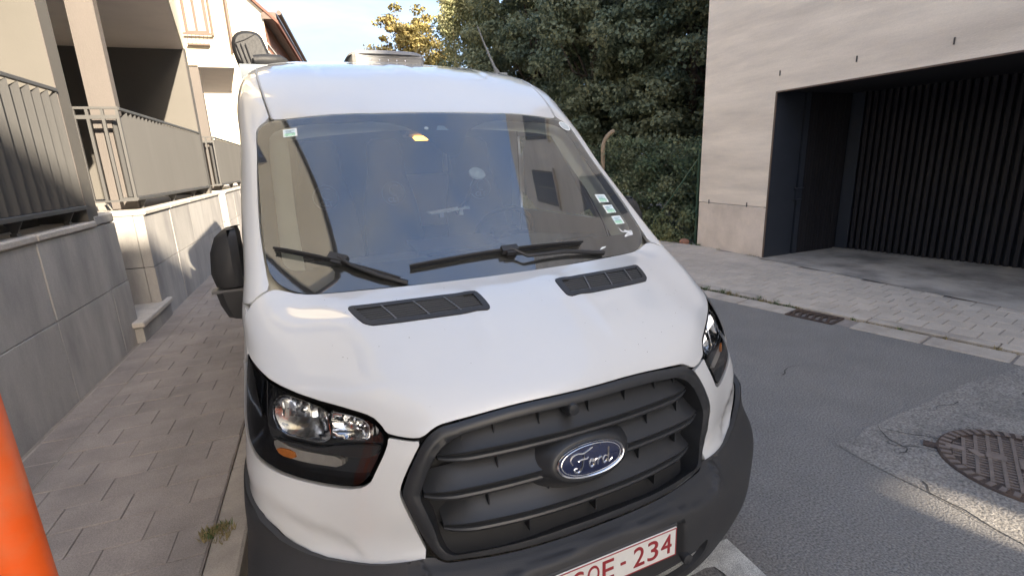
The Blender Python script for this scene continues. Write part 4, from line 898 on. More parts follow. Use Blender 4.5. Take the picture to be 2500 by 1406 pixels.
for c, du, dv in (((.803, 1.957), .043, .032), ((.811, 1.872), .040, .031), ((.824, 1.786), .038, .031), ((-.771, 2.578), .038, .031)):
    st = sticker(c, du, dv)
    b = MB()
    for k, (a0, a1) in enumerate(((-.6, .5), (-.55, .2), (-.6, .6))):
        P = scrp(np.array([(c[0] + du * a0, c[1] + dv * (.52 - .3 * k)), (c[0] + du * a1, c[1] + dv * (.52 - .3 * k)), (c[0] + du * a1, c[1] + dv * (.42 - .3 * k)), (c[0] + du * a0, c[1] + dv * (.42 - .3 * k))]), .0025); b.add(P, [(0, 1, 2, 3)])
    b.build('print', mat('sticker_print', (.18, .32, .36), .6, 0), st, False, True)
ov = [(.925 + .058 * math.cos(a) * .9 - .0 * math.sin(a), 2.655 + .036 * math.sin(a) - .015 * math.cos(a) * 0) for a in np.linspace(0, 2 * math.pi, 28, endpoint=False)]
ov = [(.90 + .046 * math.cos(a), 2.63 + .046 * math.sin(a)) for a in np.linspace(0, 2 * math.pi, 28, endpoint=False)]
def pko(p): r = math.hypot(p[0] - .90, p[1] - 2.63); return 0 if r > .038 else 1
st = patch('round_sticker', ov, M_stw, ws, fn=scr, off=.0015, gap=0, thick=0, lip=0, smooth_it=0, res=.008, mats=[M_stw, mat('sticker_silver', (.52, .58, .60), .4, .3, 70)], pick=pko)
patch('torn_tape', [(.786, 1.738), (.80, 1.712), (.81, 1.700), (.825, 1.712), (.85, 1.70), (.872, 1.703), (.880, 1.695), (.868, 1.668), (.795, 1.662), (.80, 1.672), (.838, 1.69), (.81, 1.694), (.792, 1.70)], mat('torn_tape', (.62, .64, .66), .45, .35, 50, .6, 60), ws, fn=scr, off=.0015, gap=0, thick=0, lip=0, smooth_it=0, res=.012)
patch('bird_mark', [(.56, 1.612), (.60, 1.618), (.62, 1.627), (.585, 1.627), (.57, 1.620)], M_stw, ws, fn=scr, off=.001, gap=0, thick=0, lip=0, smooth_it=0, res=.01)
b = MB(); b.lathe([(.0, .004), (.010, .004), (.012, .0)], (0, 0, 0), seg=16); sme = b.mesh('sensor_window', mat('sensor_glass', (.32, .38, .42), .2, 0)); o = link('sensor_window', sme, ws, True); P = scrp(np.array([(-.083, 2.53)]), -.003)[0]; N = SH.normal([-.083], [2.53])[0]; o.location = P; o.rotation_euler = Vector(N).to_track_quat('Z', 'Y').to_euler()
patch('sensor_window', [(-.035, 2.515), (.03, 2.512), (.012, 2.55), (-.02, 2.552)], mat('sensor_glass', (.32, .38, .42), .2, 0), ws, fn=scr, off=-.003, gap=0, thick=0, lip=0, smooth_it=0, res=.02)

# bonnet air vents
for p in (VENT, mir(VENT)):
    vin = inset(chaikin(p, 1), .026); fr_ = patch('bonnet_vent', p, M_black, van, off=.003, holes=[vin], res=.03, gap=.001, thick=.012, lip=.003, disp=crease)
    patch('vent_well', p, M_dark, fr_, off=-.045, gap=0, thick=0, lip=0, res=.06)
    q = np.array(vin); sg = 1 if q[:, 0].mean() > 0 else -1
    def clipline(vc):
        xs = []
        for i in range(len(q)):
            a, c = q[i], q[(i + 1) % len(q)]
            if (a[1] - vc) * (c[1] - vc) < 0: xs.append(a[0] + (c[0] - a[0]) * (vc - a[1]) / (c[1] - a[1]))
        return (min(xs), max(xs)) if len(xs) >= 2 else None
    for vc in np.linspace(q[:, 1].min() + .010, q[:, 1].max() - .010, 8):
        r = clipline(vc)
        if r:
            uu = np.linspace(r[0] - .004, r[1] + .004, 12); b = MB(); A1 = front(np.stack([uu, np.full(12, vc - .0018)], 1), -.001); A2 = front(np.stack([uu, np.full(12, vc + .0016)], 1), -.002); A3 = front(np.stack([uu, np.full(12, vc + .0022)], 1), -.016); A0 = front(np.stack([uu, np.full(12, vc - .0024)], 1), -.012); b.grid(np.stack([A0, A1, A2, A3])); b.build('slat', mat('vent_slat', (.085, .092, .105), .35, 0), fr_, False, True)
    for f in (.26, .51, .76):
        b = MB(); u0 = q[:, 0].min() + f * (q[:, 0].max() - q[:, 0].min()); sh_ = .02 * sg
        vv = np.linspace(q[:, 1].min() - .002, q[:, 1].max() + .002, 8); uu = u0 + np.linspace(-sh_, sh_, 8); A1 = front(np.stack([uu - .003, vv], 1), +.001); A2 = front(np.stack([uu + .003, vv], 1), .001); b.grid(np.stack([A1, A2])); A3 = front(np.stack([uu + .003, vv], 1), -.02); A0 = front(np.stack([uu - .003, vv], 1), -.02); b.grid(np.stack([A0, A1])); b.grid(np.stack([A2, A3])); b.build('divider', mat('vent_divider', (.10, .105, .11), .5, 0), fr_, False, True)

# wipers
def wiper(pts, arm, lab):
    w = MB(); P = scrp(np.array(pts), .022); n = len(P)
    b = MB(); b.tube(P, [.0055] + [.0068] * (n - 2) + [.0055], 6); wp = b.build('wiper', M_rub, van, True, True)
    b = MB(); Q = scrp(np.array(pts), .006); b.tube(Q, .004, 4); b.build('rubber_lip', M_rub, wp, True, True)
    b = MB(); A = scrp(np.array(arm), np.array([.034, .030, .022, .012])[:len(arm)]); b.tube(A, [.007, .007, .009, .012], 6); b.build('arm', M_black, wp, True, True)
    c = scrp(np.array([arm[0]]), .024)[0]; d = (P[-1] - P[0]) / np.linalg.norm(P[-1] - P[0]); nn = SH.normal([arm[0][0]], [arm[0][1]])[0]; s_ = np.cross(nn, d); rot = Matrix((d, s_, nn)).transposed(); b = MB(); b.obox(c, (.075, .030, .026), rot); b.obox(c + d * .03 * 0 - s_ * .012, (.04, .03, .018), rot); b.build('clip', M_black, wp, False, True)
def lerp(a, c, n, sag=0): return [(a[0] + (c[0] - a[0]) * t, a[1] + (c[1] - a[1]) * t + sag * math.sin(math.pi * t)) for t in np.linspace(0, 1, n)]
wiper(lerp((-.915, 1.803), (-.424, 1.590), 10, .012), [(-.650, 1.715), (-.60, 1.665), (-.50, 1.61), (-.40, 1.570)], 'r')
wiper(lerp((-.373, 1.645), (.452, 1.662), 12, .022), [(.055, 1.672), (.12, 1.622), (.33, 1.622), (.56, 1.585)], 'l')

# headlamps
MAINR = [(.961, .930), (.954, .970), (.929, .988), (.904, .991), (.856, .974), (.803, .952), (.797, .914), (.794, .872), (.821, .852), (.863, .860), (.928, .872), (.952, .905)]
SECR = [(.7935, .872), (.794, .914), (.793, .948), (.764, .945), (.716, .937), (.688, .926), (.676, .910), (.684, .872), (.727, .867), (.770, .868)]
INDR = [(.975, .823), (.955, .838), (.909, .813), (.846, .804), (.782, .798), (.782, .755), (.849, .761), (.912, .768), (.962, .780)]
AMB = [(.962, .806), (.905, .808), (.90, .772), (.95, .777)]
for f in (lambda p: p, mir):
    h = patch('headlight', f(HL), M_gloss, van, off=-.050, gap=.004, thick=0, lip=0, res=.03)
    b = MB(); P = np.array(densify(chaikin(inset(f(HL), .004), 1), .02)); P = np.vstack([P, P[:1]]); b.grid(np.stack([front(P, -.006), front(P, -.05)]), flip=(f is mir)); b.build('lamp_rim', M_gloss, h, True, True)
    patch('lens', f(HL), M_clear, h, off=.000, gap=.004, thick=0, lip=0, res=.03)
    def bowl(poly, dep):
        q = np.array(poly); c = q.mean(0); sc_ = (q.max(0) - q.min(0)) / 2
        return lambda uv: -dep * (1 - np.clip((((uv - c) / sc_) ** 2).sum(1), 0, 1))
    for pl in (MAINR, SECR):
        p = f(pl); r = patch('reflector', p, M_refl, h, off=-.022, gap=0, thick=.02, lip=0, res=.012, disp=bowl(p, .028))
        b = MB(); c = np.array(p).mean(0); PP = front(np.array([c + np.array([0, .022]), c + np.array([0, .022])]), np.array([-.055, -.036])); b.tube(PP, [.009, .006], 10); b.build('bulb', mat('bulb_cap', (.5, .52, .54), .15, 0, metal=.9), r, True, True)
        b = MB(); q = np.array(densify(chaikin(p, 1), .012)); q = np.vstack([q, q[:1]]); b.tube(front(q, -.016), .0026, 5, cap=False); b.build('bezel', M_chrome, r, True, True)
        # facet ridges in the upper half of the bowl
        b = MB(); w0, w1 = np.array(p)[:, 0].min(), np.array(p)[:, 0].max(); v1 = np.array(p)[:, 1].max(); v0 = np.array(p)[:, 1].mean()
        for k in range(1, 8):
            u = w0 + (w1 - w0) * k / 8; vv = np.linspace(v0, v1 - .02, 6); b.grid(np.stack([front(np.stack([np.full(6, u - .006), vv], 1), -.046), front(np.stack([np.full(6, u + .006), vv], 1), -.026)]))
        b.build('facets', M_refl, r, False, True)
    q = f(INDR); r = patch('indicator', q, mat('indicator_ribbed', (.36, .35, .34), .35, .1, 30, .1, 60, metal=.3), h, off=-.03, gap=0, thick=.02, lip=0, res=.015)
    patch('amber_bulb', f(AMB), M_amber, h, off=-.024, gap=0, thick=.01, lip=0, res=.02)
    br = f([(.965, .845), (.90, .838), (.83, .828), (.79, .845), (.68, .852), (.66, .845), (.69, .80), (.78, .805), (.88, .822), (.965, .842)])
    patch('brow', br, mat('lamp_brow', (.028, .030, .034), .3, 0), h, off=-.020, gap=0, thick=.02, lip=.004, res=.02)

# grille: surround, bars, ribs, badge
OUTP = sym([(0, .884)] + GR_OUT + [(0, .455)]); INP = sym([(0, .850)] + GR_IN + [(0, .482)])
ring_d = lambda uv: .012 * np.sin(np.clip(pdist(uv, chaikin(OUTP, 1)) / .055, 0, 1) * math.pi) * 1.0
grl = patch('grille', OUTP, M_grille, van, holes=[INP], off=.002, res=.022, gap=.001, thick=.02, lip=.006, disp=ring_d)
b = MB(); q = np.array(densify(chaikin(INP, 1), .02)); q = np.vstack([q, q[:1]]); b.grid(np.stack([front(q, .0), front(q, -.08)]), flip=True); b.build('inner_frame', M_grille, grl, True, True)
patch('grille_backing', INP, mat('grille_back', (.014, .015, .017), .7, .1), grl, off=-.075, gap=0, thick=0, lip=0, res=.05)
def yshell(x, z):
    """depth of the skin at given x, z"""
    vv = np.linspace(.2, .95, 60); out = []
    for xi, zi in zip(np.atleast_1d(x), np.atleast_1d(z)):
        u = np.full(60, np.sign(xi) * np.interp(abs(xi), [0, .25, .456, .63, .8], [0, .25, .456, .64, .82])); P = SH(u, vv); k = np.argsort(P[:, 2]); out.append(np.interp(zi, P[k, 2], P[k, 1]))
    return np.array(out)
def gbar(zc, hw, top, lab=None):
    """one broad louvre: deep sloping upper face, then a double lip"""
    xs = np.linspace(-hw, hw, 41); e = np.clip((hw - np.abs(xs)) / .10, 0, 1); rise = (1 - np.sqrt(1 - (1 - e) ** 2 + 1e-9)) * .012
    y = yshell(xs, np.full(41, zc)) + .012 + .020 * (1 - e) ** 2; P = []
    for dy, dz in ((.058, top), (.026, .038), (.004, .019), (-.005, .014), (-.003, .008), (.009, .001), (.010, -.004), (-.002, -.008), (-.006, -.014), (-.003, -.022), (.010, -.029), (.055, -.036)): P.append(np.stack([xs, y + dy, zc + dz * (.5 + .5 * np.sqrt(e)) + 0 * rise], 1))
    b = MB(); b.grid(np.array(P), flip=True); return b.build('bar', M_grille, grl, True, True, 25)
gbar(.924, .478, .072); gbar(.815, .530, .068); gbar(.698, .482, .070)
for zc, xs in ((.990, (-.40, -.30, -.15, .03, .18, .32, .42)), (.885, (-.30, .27, .42)), (.775, (-.34, -.14, .22, .40)), (.66, (-.22, .02, .28))):
    for x in xs:
        y = float(yshell([x], [zc])[0]); b = MB(); b.box(x - .002, x + .002, y + .026, y + .075, zc - .030, zc + .030); b.build('rib', M_grille, grl, False, True)
# bulge that carries the badge, with the oval badge and its script
by = float(yshell([0], [.84])[0])
tilt = Matrix.Rotation(math.radians(-16), 3, 'X'); BC = Vector((-.004, by - .012, .834))
def oval(a, b_, n=40, p=2.15): return [(a * abs(math.cos(t)) ** (2 / p) * (1 if math.cos(t) >= 0 else -1), b_ * abs(math.sin(t)) ** (2 / p) * (1 if math.sin(t) >= 0 else -1)) for t in np.linspace(0, 2 * math.pi, n, endpoint=False)]
def ovgrid(rings, name, m, par, cap=True):
    b = MB(); G = []
    for a, b_, d in rings: G.append([BC + tilt @ Vector((x, d, z)) for x, z in oval(a, b_)]); G[-1].append(G[-1][0])
    b.grid(np.array([[tuple(v) for v in r] for r in G])); return b.build(name, m, par, True, True, 50)
ovgrid([(.20, .105, .07), (.172, .088, .03), (.150, .074, .006), (.140, .067, -.004), (.132, .062, -.006), (.0, .0, -.004)], 'badge_housing', M_grille, grl)
bd_ = ovgrid([(.128, .0565, .0), (.1275, .056, -.010), (.124, .0535, -.014), (.1185, .0495, -.012), (.117, .0485, -.009)], 'badge', M_chrome, grl)
ovgrid([(.118, .0490, -.0095), (.09, .037, -.0125), (.05, .02, -.0145), (0, 0, -.015)], 'badge_field', mat('badge_blue', (.010, .016, .055), .22, .05, coat=.8, coatr=.05), bd_)
ovgrid([(.1125, .0458, -.0118), (.1105, .0446, -.0128), (.1085, .0434, -.0124)], 'badge_line', M_chrome, bd_)
def script(strokes, r):
    b = MB()
    for s in strokes:
        P = [np.array(p) for p in s]; C = []
        for i in range(len(P) - 1):
            p0, p1, p2, p3 = P[max(i - 1, 0)], P[i], P[i + 1], P[min(i + 2, len(P) - 1)]
            for t in np.linspace(0, 1, 6, endpoint=False): C.append(.5 * ((2 * p1) + (-p0 + p2) * t + (2 * p0 - 5 * p1 + 4 * p2 - p3) * t * t + (-p0 + 3 * p1 - 3 * p2 + p3) * t ** 3))
        C.append(P[-1]); n = len(C); R_ = [r * (.55 + .55 * math.sin(math.pi * min(1, .15 + .8 * i / n))) for i in range(n)]
        b.tube([BC + tilt @ Vector((c[0], -.0150 + .0035 * (c[0] / .1) ** 2 + .0035 * (c[1] / .045) ** 2, c[1])) for c in C], R_, 6)
    return b
k_ = .0155
F_ = [[(-4.1, -.1), (-4.4, .7), (-3.9, 1.25), (-3.0, 1.45), (-2.0, 1.3), (-1.0, 1.55), (-.1, 1.85)], [(-1.75, 1.35), (-2.05, .5), (-2.5, -.7), (-3.1, -1.45), (-3.8, -1.35), (-3.95, -.85), (-3.4, -.75)], [(-3.1, .25), (-2.4, .42), (-1.5, .35), (-1.15, .6)],
      [(-.75, -.1), (-1.1, -.45), (-1.05, -1.0), (-.65, -1.15), (-.2, -.8), (-.15, -.25), (-.5, -.02), (-.75, -.1), (-.35, -.35), (.35, -.1)], [(.4, -.05), (.55, -.45), (.35, -1.1)], [(.5, -.45), (.85, -.1), (1.2, -.02), (1.35, -.2)],
      [(2.35, -.15), (1.9, -.05), (1.5, -.45), (1.5, -1.0), (1.85, -1.12), (2.3, -.7), (2.7, .3), (2.95, 1.25)], [(2.95, 1.25), (2.55, -.1), (2.4, -.85), (2.7, -1.1), (3.3, -.75)]]
F_ = [[(x * k_ * 1.28 + .010, z * k_ * 1.25 - .001) for x, z in s] for s in F_]
script(F_, .0034).build('badge_script', M_chrome, bd_, True, True)
sc_y = float(yshell([-.02], [1.0])[0])
b = MB(); c = Vector((-.045, sc_y + .005, 1.0)); dn = Vector((0, -1, .1)).normalized(); b.tube([c - dn * .03, c + dn * .006, c + dn * .016, c + dn * .018], [.024, .022, .018, .010], 18); b.build('parking_sensor', M_grille, grl, True, True)

# bumper
def bdisp(uv):
    a = np.abs(uv[:, 0]); v = uv[:, 1]; sh_ = pl_y(a, [(0, .418), (.28, .402), (.36, .388), (.44, .378), (.50, .382), (.545, .41), (.565, .46), (.58, .6), (1.3, .6)])
    d = .016 * (1 - sstep(v - sh_, -.016, .010)) * (1 - sstep(a, .9, 1.15)); d = d + .012 * np.exp(-np.abs(v - sh_) / .028) * (1 - sstep(a, .54, .60)); d = d - .010 * sstep(v, .42, .46) * (a < .6)
    d = d - .035 * (1 - sstep(np.maximum(np.abs(a) / .305, np.abs(v - .30) / .062), .93, 1.03))            # recess round the plate
    d = d - .012 * np.exp(-((v - .115) / .010) ** 2) * sstep(a, .42, .5) * (1 - sstep(a, .72, .80))
    return d
INTAKE = sym([(0, .215), (.34, .215), (.435, .238), (.452, .222), (.43, .175), (.36, .150), (.22, .145), (0, .145)])
BUMP = sym([(0, .452), (.49, .451), (.515, .458), (.535, .474), (.60, .467), (.693, .462), (.758, .466), (.842, .479), (.923, .529), (.96, .574), (1.018, .607), (1.08, .626), (1.17, .649), (1.20, .655), (UM, .66), (UM, .30), (UM, .0), (.6, .0), (0, .0)])
bum = patch('bumper', BUMP, M_black, van, off=.006, res=.012, gap=.001, thick=.02, lip=.004, disp=bdisp, holes=[INTAKE])
patch('intake_back', INTAKE, M_dark, bum, off=-.09, gap=0, thick=0, lip=0, res=.08)
for v in (.165, .193):
    b = MB(); uu = np.linspace(-.33, .33, 24); b.tube(front(np.stack([uu, np.full(24, v)], 1), -.022), .010, 6); b.build('intake_bar', M_black, bum, True, True)
for s in (-1, 1):
    b = MB(); c = front(np.array([(s * .315, .236)]), .0)[0]; b.tube([c + Vector((-s * .0, .05, 0)), c + Vector((0, -.035, -.006)), c + Vector((0, -.04, -.006))], [.020, .020, .012], 14); b.build('tow_eye', M_black, bum, True, True)
    b = MB(); uvc = np.array([(s * (.70 + .042 * math.cos(t)), .170 + .050 * math.sin(t)) for t in np.linspace(0, 2 * math.pi, 30)]); b.tube(front(uvc, .0185 if True else 0), .0022, 4, cap=False); b.build('fog_cap', mat('cap_outline', (.05, .05, .054), .5, 0), bum, True, True)
# number plate
pl = MB(); py = -.098; PT = Matrix.Rotation(math.radians(0), 3, 'X')
pl.cbox(-.268, .268, py, py + .03, .444, .572, .004); plate = pl.build('number_plate', M_black, van, False, True)
M_red = mat('plate_red', (.30, .028, .035), .5, .06, 30); M_plw = mat('plate_white', (.72, .72, .70), .45, .05, 20)
b = MB(); b.cbox(-.260, .260, py - .004, py + .002, .4525, .5635, .002); b.build('plate_sheet', M_plw, plate, False, True)
b = MB()
for x0, x1, z0, z1 in ((-.2585, .2585, .5585, .562), (-.2585, .2585, .454, .4575), (-.2585, -.255, .4575, .5585), (.255, .2585, .4575, .5585)): b.box(x0, x1, py - .0052, py - .003, z0, z1)
b.build('plate_rim', M_red, plate, False, True)
for ch, x in (('1', -.222), ('-', -.176), ('G', -.128), ('Q', -.071), ('E', -.016), ('-', .041), ('2', .104), ('3', .160), ('4', .216)):
    me = text_mesh(ch, .098, .0012, M_red); o = link('plate_character', me, plate, True); o.rotation_euler = (math.pi / 2, 0, 0)
    co = np.array([v.co[:] for v in me.vertices]); c = (co.max(0) + co.min(0)) / 2; hgt = co[:, 1].max() - co[:, 1].min(); wd = co[:, 0].max() - co[:, 0].min()
    sx, sy = ((.043 if ch != '1' else .016) / wd, .073 / hgt) if ch != '-' else (.020 / wd, .009 / hgt)
    for v in me.vertices: v.co = ((v.co.x - c[0]) * sx, (v.co.y - c[1]) * sy, v.co.z)
    o.location = (x, py - .0052, .510)

# sides, doors, wheels
c6 = np.array([[r[-1] for r in ROWS]])[0]; top = c6[16:]
def side_xyz(y, z, s):
    x0 = np.interp(z, c6[:17, 2], c6[:17, 0]); y0 = np.interp(z, c6[:17, 2], c6[:17, 1]); t = np.clip((y - y0) / 1.0, 0, 1); prof = 1.03 - .045 * np.clip((z - 1.25) / 1.0, 0, 1) ** 1.5; x = x0 + (prof - x0) * (t * (2 - t)); return s * x
def sidefn(s):
    def fn(yz):
        y, z = yz[:, 0], yz[:, 1]; e = 2e-3; P = np.stack([side_xyz(y, z, s), y, z], 1)
        dy = np.stack([side_xyz(y + e, z, s) - side_xyz(y - e, z, s), np.full(len(y), 2 * e), np.zeros(len(y))], 1); dz = np.stack([side_xyz(y, z + e, s) - side_xyz(y, z - e, s), np.zeros(len(y)), np.full(len(y), 2 * e)], 1)
        N = np.cross(dy, dz) * s; N /= np.linalg.norm(N, axis=1)[:, None]; return P, N
    return fn
def arch(yc, r, z0=.22, n=18): return [(yc + r * math.cos(a), .36 + r * math.sin(a)) for a in np.linspace(math.pi, 0, n)]
edge = [(y + .004, z) for x, y, z in c6[:17]]
for s in (-1, 1):
    lowz = .30
    e2 = [p for p in edge if p[1] >= .88]; topl = [(top[i][1], top[i][2] - .004) for i in range(1, 6)]
    DOORW = [(1.50, 1.40), (1.70, 1.62), (1.98, 1.93), (2.62, 1.96), (2.66, 1.38)]
    side = e2 + topl + [(5.88, .34), (4.79, .34)] + arch(4.35, .42)[::-1] + [(3.9, .34), (1.47, .34)] + arch(1.03, .41)[::-1][:10] + [(.72, .70)]
    patch('side_panel', side, M_paintw, van, fn=sidefn(s), res=.09, gap=.002, thick=.02, lip=.003, holes=[DOORW], smooth_it=0)
    dw = patch('side_window', DOORW, glass('side_glass', (.72, .80, .78), 1.6), van, fn=sidefn(s), off=-.004, res=.08, gap=.004, thick=0, lip=0)
    b = MB(); Pm, Nm = sidefn(s)(np.array([(y, 1.02) for y in np.linspace(1.55, 5.8, 30)])); b.tube(Pm, .03, 6); b.build('rubbing_strip', M_black, van, True, True)
    b = MB(); Pm, Nm = sidefn(s)(np.array([(y, z) for y, z in ((1.42, .45), (1.40, 1.3), (1.44, 1.38), (2.0, 1.99), (2.66, 2.02), (2.70, .45))])); b.tube(Pm, .004, 4); b.build('door_gap', M_rub, van, True, True)
    for yc in (1.03, 4.35):
        wh = MB(); cx = s * .90; prof = [(.20, -.09), (.30, -.105), (.335, -.085), (.345, -.03), (.345, .03), (.335, .085), (.30, .105), (.20, .09)]; wh.lathe(prof, (cx, yc, .345), 'X', 40); wl = wh.build('wheel', M_rub, van, True, True)
        wh = MB(); wh.lathe([(.205, s * .09), (.19, s * .07), (.16, s * .055), (.10, s * .075), (.05, s * .08), (0, s * .08)], (cx, yc, .345), 'X', 32); wh.build('rim', mat('steel_rim', (.35, .36, .37), .4, .05, metal=.8), wl, True, True)
        b = MB(); P = [(s * .70, yc + .44 * math.cos(a), .36 + .44 * math.sin(a)) for a in np.linspace(0, math.pi, 20)]; Q = [(s * 1.0, y, z) for x, y, z in P]; b.grid(np.array([P, Q])); b.build('wheel_arch', M_dark, van, True, True)
    # folded door mirror
    mr = MB(); ring = []
    for z, yf, yb, xo, xi in ((1.285, 1.20, 1.34, 1.085, 1.005), (1.30, 1.16, 1.37, 1.108, 1.0), (1.36, 1.145, 1.39, 1.118, 1.0), (1.45, 1.15, 1.40, 1.108, 1.0), (1.51, 1.165, 1.39, 1.085, 1.0), (1.54, 1.19, 1.36, 1.050, 1.005), (1.545, 1.22, 1.33, 1.03, 1.01)):
        ring.append([(s * xi, yf + .03, z), (s * (xi + .03), yf, z), (s * (xo - .03), yf + .005, z), (s * xo, yf + .05, z), (s * (xo - .005), yb - .04, z), (s * (xo - .04), yb, z), (s * xi, yb, z), (s * xi, yf + .03, z)])
    mr.grid(np.array(ring), flip=(s < 0)); n7 = len(ring[0]); mr.add(ring[0][:-1], [tuple(range(7))]); mr.add(ring[-1][:-1], [tuple(range(7))]); mi = mr.build('door_mirror', M_black, van, True, True, 50)
    b = MB(); ring = []
    for z, yf, yb, xo in ((1.14, 1.22, 1.34, 1.055), (1.16, 1.18, 1.37, 1.085), (1.22, 1.165, 1.39, 1.105), (1.283, 1.16, 1.39, 1.115)):
        ring.append([(s * 1.0, yf, z), (s * (xo - .03), yf, z), (s * xo, yf + .04, z), (s * (xo - .01), yb, z), (s * 1.0, yb, z)])
    b.grid(np.array(ring), flip=(s < 0)); b.add(ring[0], [(0, 1, 2, 3, 4)]); b.build('mirror_foot', M_black, mi, True, True, 40)
    b = MB(); b.obox(Vector((s * 1.06, 1.20, 1.286)), (.13, .07, .012), Matrix.Identity(3)); b.build('mirror_joint', mat('mirror_joint', (.10, .10, .105), .5, 0), mi, False, True)
    b = MB(); b.box(s * 1.0 if s > 0 else -1.045, 1.045 if s > 0 else s * 1.0, .98, 1.42, .70, 1.42); b.v = [(x if abs(x) > 1.001 else x * .97, y, z) for x, y, z in b.v]
b = MB(); b.box(-.95, .95, 5.85, 5.91, .4, 2.4); b.build('rear_panel', M_paintw, van, False, True)
b = MB(); b.box(-.96, .96, .55, 5.85, .28, .36); b.build('floor_pan', M_hose, van, False, True)

# cab interior
b = MB(); xs = np.linspace(-.84, .84, 21); prof = [(.90, 1.285), (1.0, 1.315), (1.18, 1.335), (1.36, 1.335), (1.47, 1.31), (1.53, 1.25), (1.55, 1.12), (1.50, .80)]
G = []
for y, z in prof: G.append([(x, y + .10 * (x / .84) ** 2 * (1.2 if y < 1.2 else .3), z + .035 * math.exp(-((x - .42) / .2) ** 2) * (y > 1.2) * (z > 1.2)) for x in xs])
b.grid(np.array(G)); da = b.build('dashboard', M_dash, van, True, True)
b = MB(); b.obox(Vector((.02, 1.16, 1.343)), (.42, .12, .012), Matrix.Identity(3)); b.obox(Vector((-.62, 1.12, 1.343)), (.2, .05, .012), Matrix.Identity(3)); b.obox(Vector((.62, 1.14, 1.343)), (.2, .05, .012), Matrix.Identity(3)); b.build('air_outlet', mat('outlet_dark', (.02, .022, .026), .6, 0), da, False, True)
b = MB(); b.obox(Vector((-.02, 1.30, 1.365)), (.44, .24, .02), Matrix.Rotation(.1, 3, 'X')); b.build('dash_tray', mat('dash_lid', (.075, .082, .092), .6, .06), da, False, True)
b = MB(); b.obox(Vector((-.055, 1.24, 1.545)), (.20, .09, .008), Matrix.Rotation(-.08, 3, 'Y')); b.obox(Vector((-.10, 1.21, 1.53)), (.02, .02, .03), Matrix.Identity(3)); b.obox(Vector((.0, 1.21, 1.535)), (.02, .02, .03), Matrix.Identity(3)); b.build('holder_tray', mat('tray_white', (.70, .72, .72), .4, 0), da, False, True)
b = MB(); cc = Vector((.42, 1.66, 1.33)); T = Matrix.Rotation(math.radians(-62), 3, 'X'); b.tube([cc + T @ Vector((.19 * math.cos(a), .19 * math.sin(a), 0)) for a in np.linspace(0, 2 * math.pi, 33)], .016, 8, cap=False); b.obox(cc, (.16, .10, .05), T); b.obox(cc, (.36, .03, .02), T); b.tube([cc, Vector((.42, 1.45, 1.12))], .04, 10); b.build('steering_wheel', mat('wheel_black', (.03, .032, .036), .45, 0), van, True, True)
for x, w in ((-.57, .42), (-.16, .40), (.43, .47)):
    b = MB(); G = []
    for z, y, hw in ((.75, 2.02, .5), (1.0, 2.05, .5), (1.3, 2.10, .49), (1.52, 2.15, .44), (1.66, 2.17, .36), (1.72, 2.19, .30), (1.80, 2.20, .30), (1.90, 2.21, .28), (1.94, 2.24, .20)):
        G.append([(x + w * hw * math.sin(t) * 1.0, y + .05 - .07 * abs(math.cos(t)) ** .6 * (1 if math.cos(t) > 0 else -1.2), z) for t in np.linspace(-math.pi, math.pi, 17)])
    b.grid(np.array(G)); st = b.build('seat', M_seat, van, True, True, 60); b = MB(); b.cbox(x - w / 2, x + w / 2, 1.6, 2.1, .68, .84, .05); b.build('seat_cushion', M_seat, st, False, True)
    # stitched round emblem: ring, crescent and letters
    b = MB(); ez = 1.60; ey = 2.068; Mst = mat('stitching', (.22, .25, .29), .8, 0)
    b.tube([(x + .072 * math.cos(a), ey, ez + .072 * math.sin(a)) for a in np.linspace(0, 2 * math.pi, 33)], .0022, 4, cap=False)
    b.tube([(x + .010 + .032 * math.cos(a), ey, ez + .018 + .034 * math.sin(a)) for a in np.linspace(.9, 5.0, 16)], .003, 4); em = b.build('emblem', Mst, st, False, True)
    me = text_mesh('CLT', .042, .001, Mst); o = link('emblem_lettering', me, em, True); o.rotation_euler = (math.pi / 2, 0, 0); o.location = (x, ey - .002, ez - .040)
def inner(u0, u1, v0, v1, n=8, m_=14, off=-.06):
    U1, V1 = np.meshgrid(np.linspace(u0, u1, n), np.linspace(v0, v1, m_)); return front(np.stack([U1.ravel(), V1.ravel()], 1), off).reshape(m_, n, 3)
for s in (-1, 1):
    b = MB(); b.grid(inner(s * .815, s * 1.16, 1.60, 2.75)); b.build('pillar_trim', M_cream, van, True, True)
b = MB(); b.grid(inner(-1.0, 1.0, 2.60, 4.0, 12, 20)); b.build('headliner', M_cream, van, True, True)
b = MB(); b.box(-.95, .95, 2.705, 2.75, .5, 2.45); bk = b.build('bulkhead', mat('bulkhead_grey', (.26, .29, .32), .8, .06), van, False, True)
b = MB(); b.cbox(.0, .40, 2.68, 2.704, 1.30, 1.70, .01); b.cbox(.36, .40, 2.68, 2.704, 1.702, 1.95, .01); b.build('cream_panel', M_cream, bk, False, True)
b = MB(); b.cbox(-.10, .10, 1.82, 1.98, 1.93, 1.99, .015); lamp = b.build('cabin_lamp', M_dash, van, False, True)
b = MB(); b.obox(Vector((-.017, 1.83, 1.925)), (.075, .06, .018), Matrix.Rotation(.3, 3, 'X')); b.build('lit_lens', mat('lamp_glow', (1, .55, .12), .5, 0, emit=(1, .42, .05), estr=1.3), lamp, False, True)
P = scrp([(.079, 2.185)], -.014)[0]; N = scr(np.array([(.079, 2.185)]))[1][0]
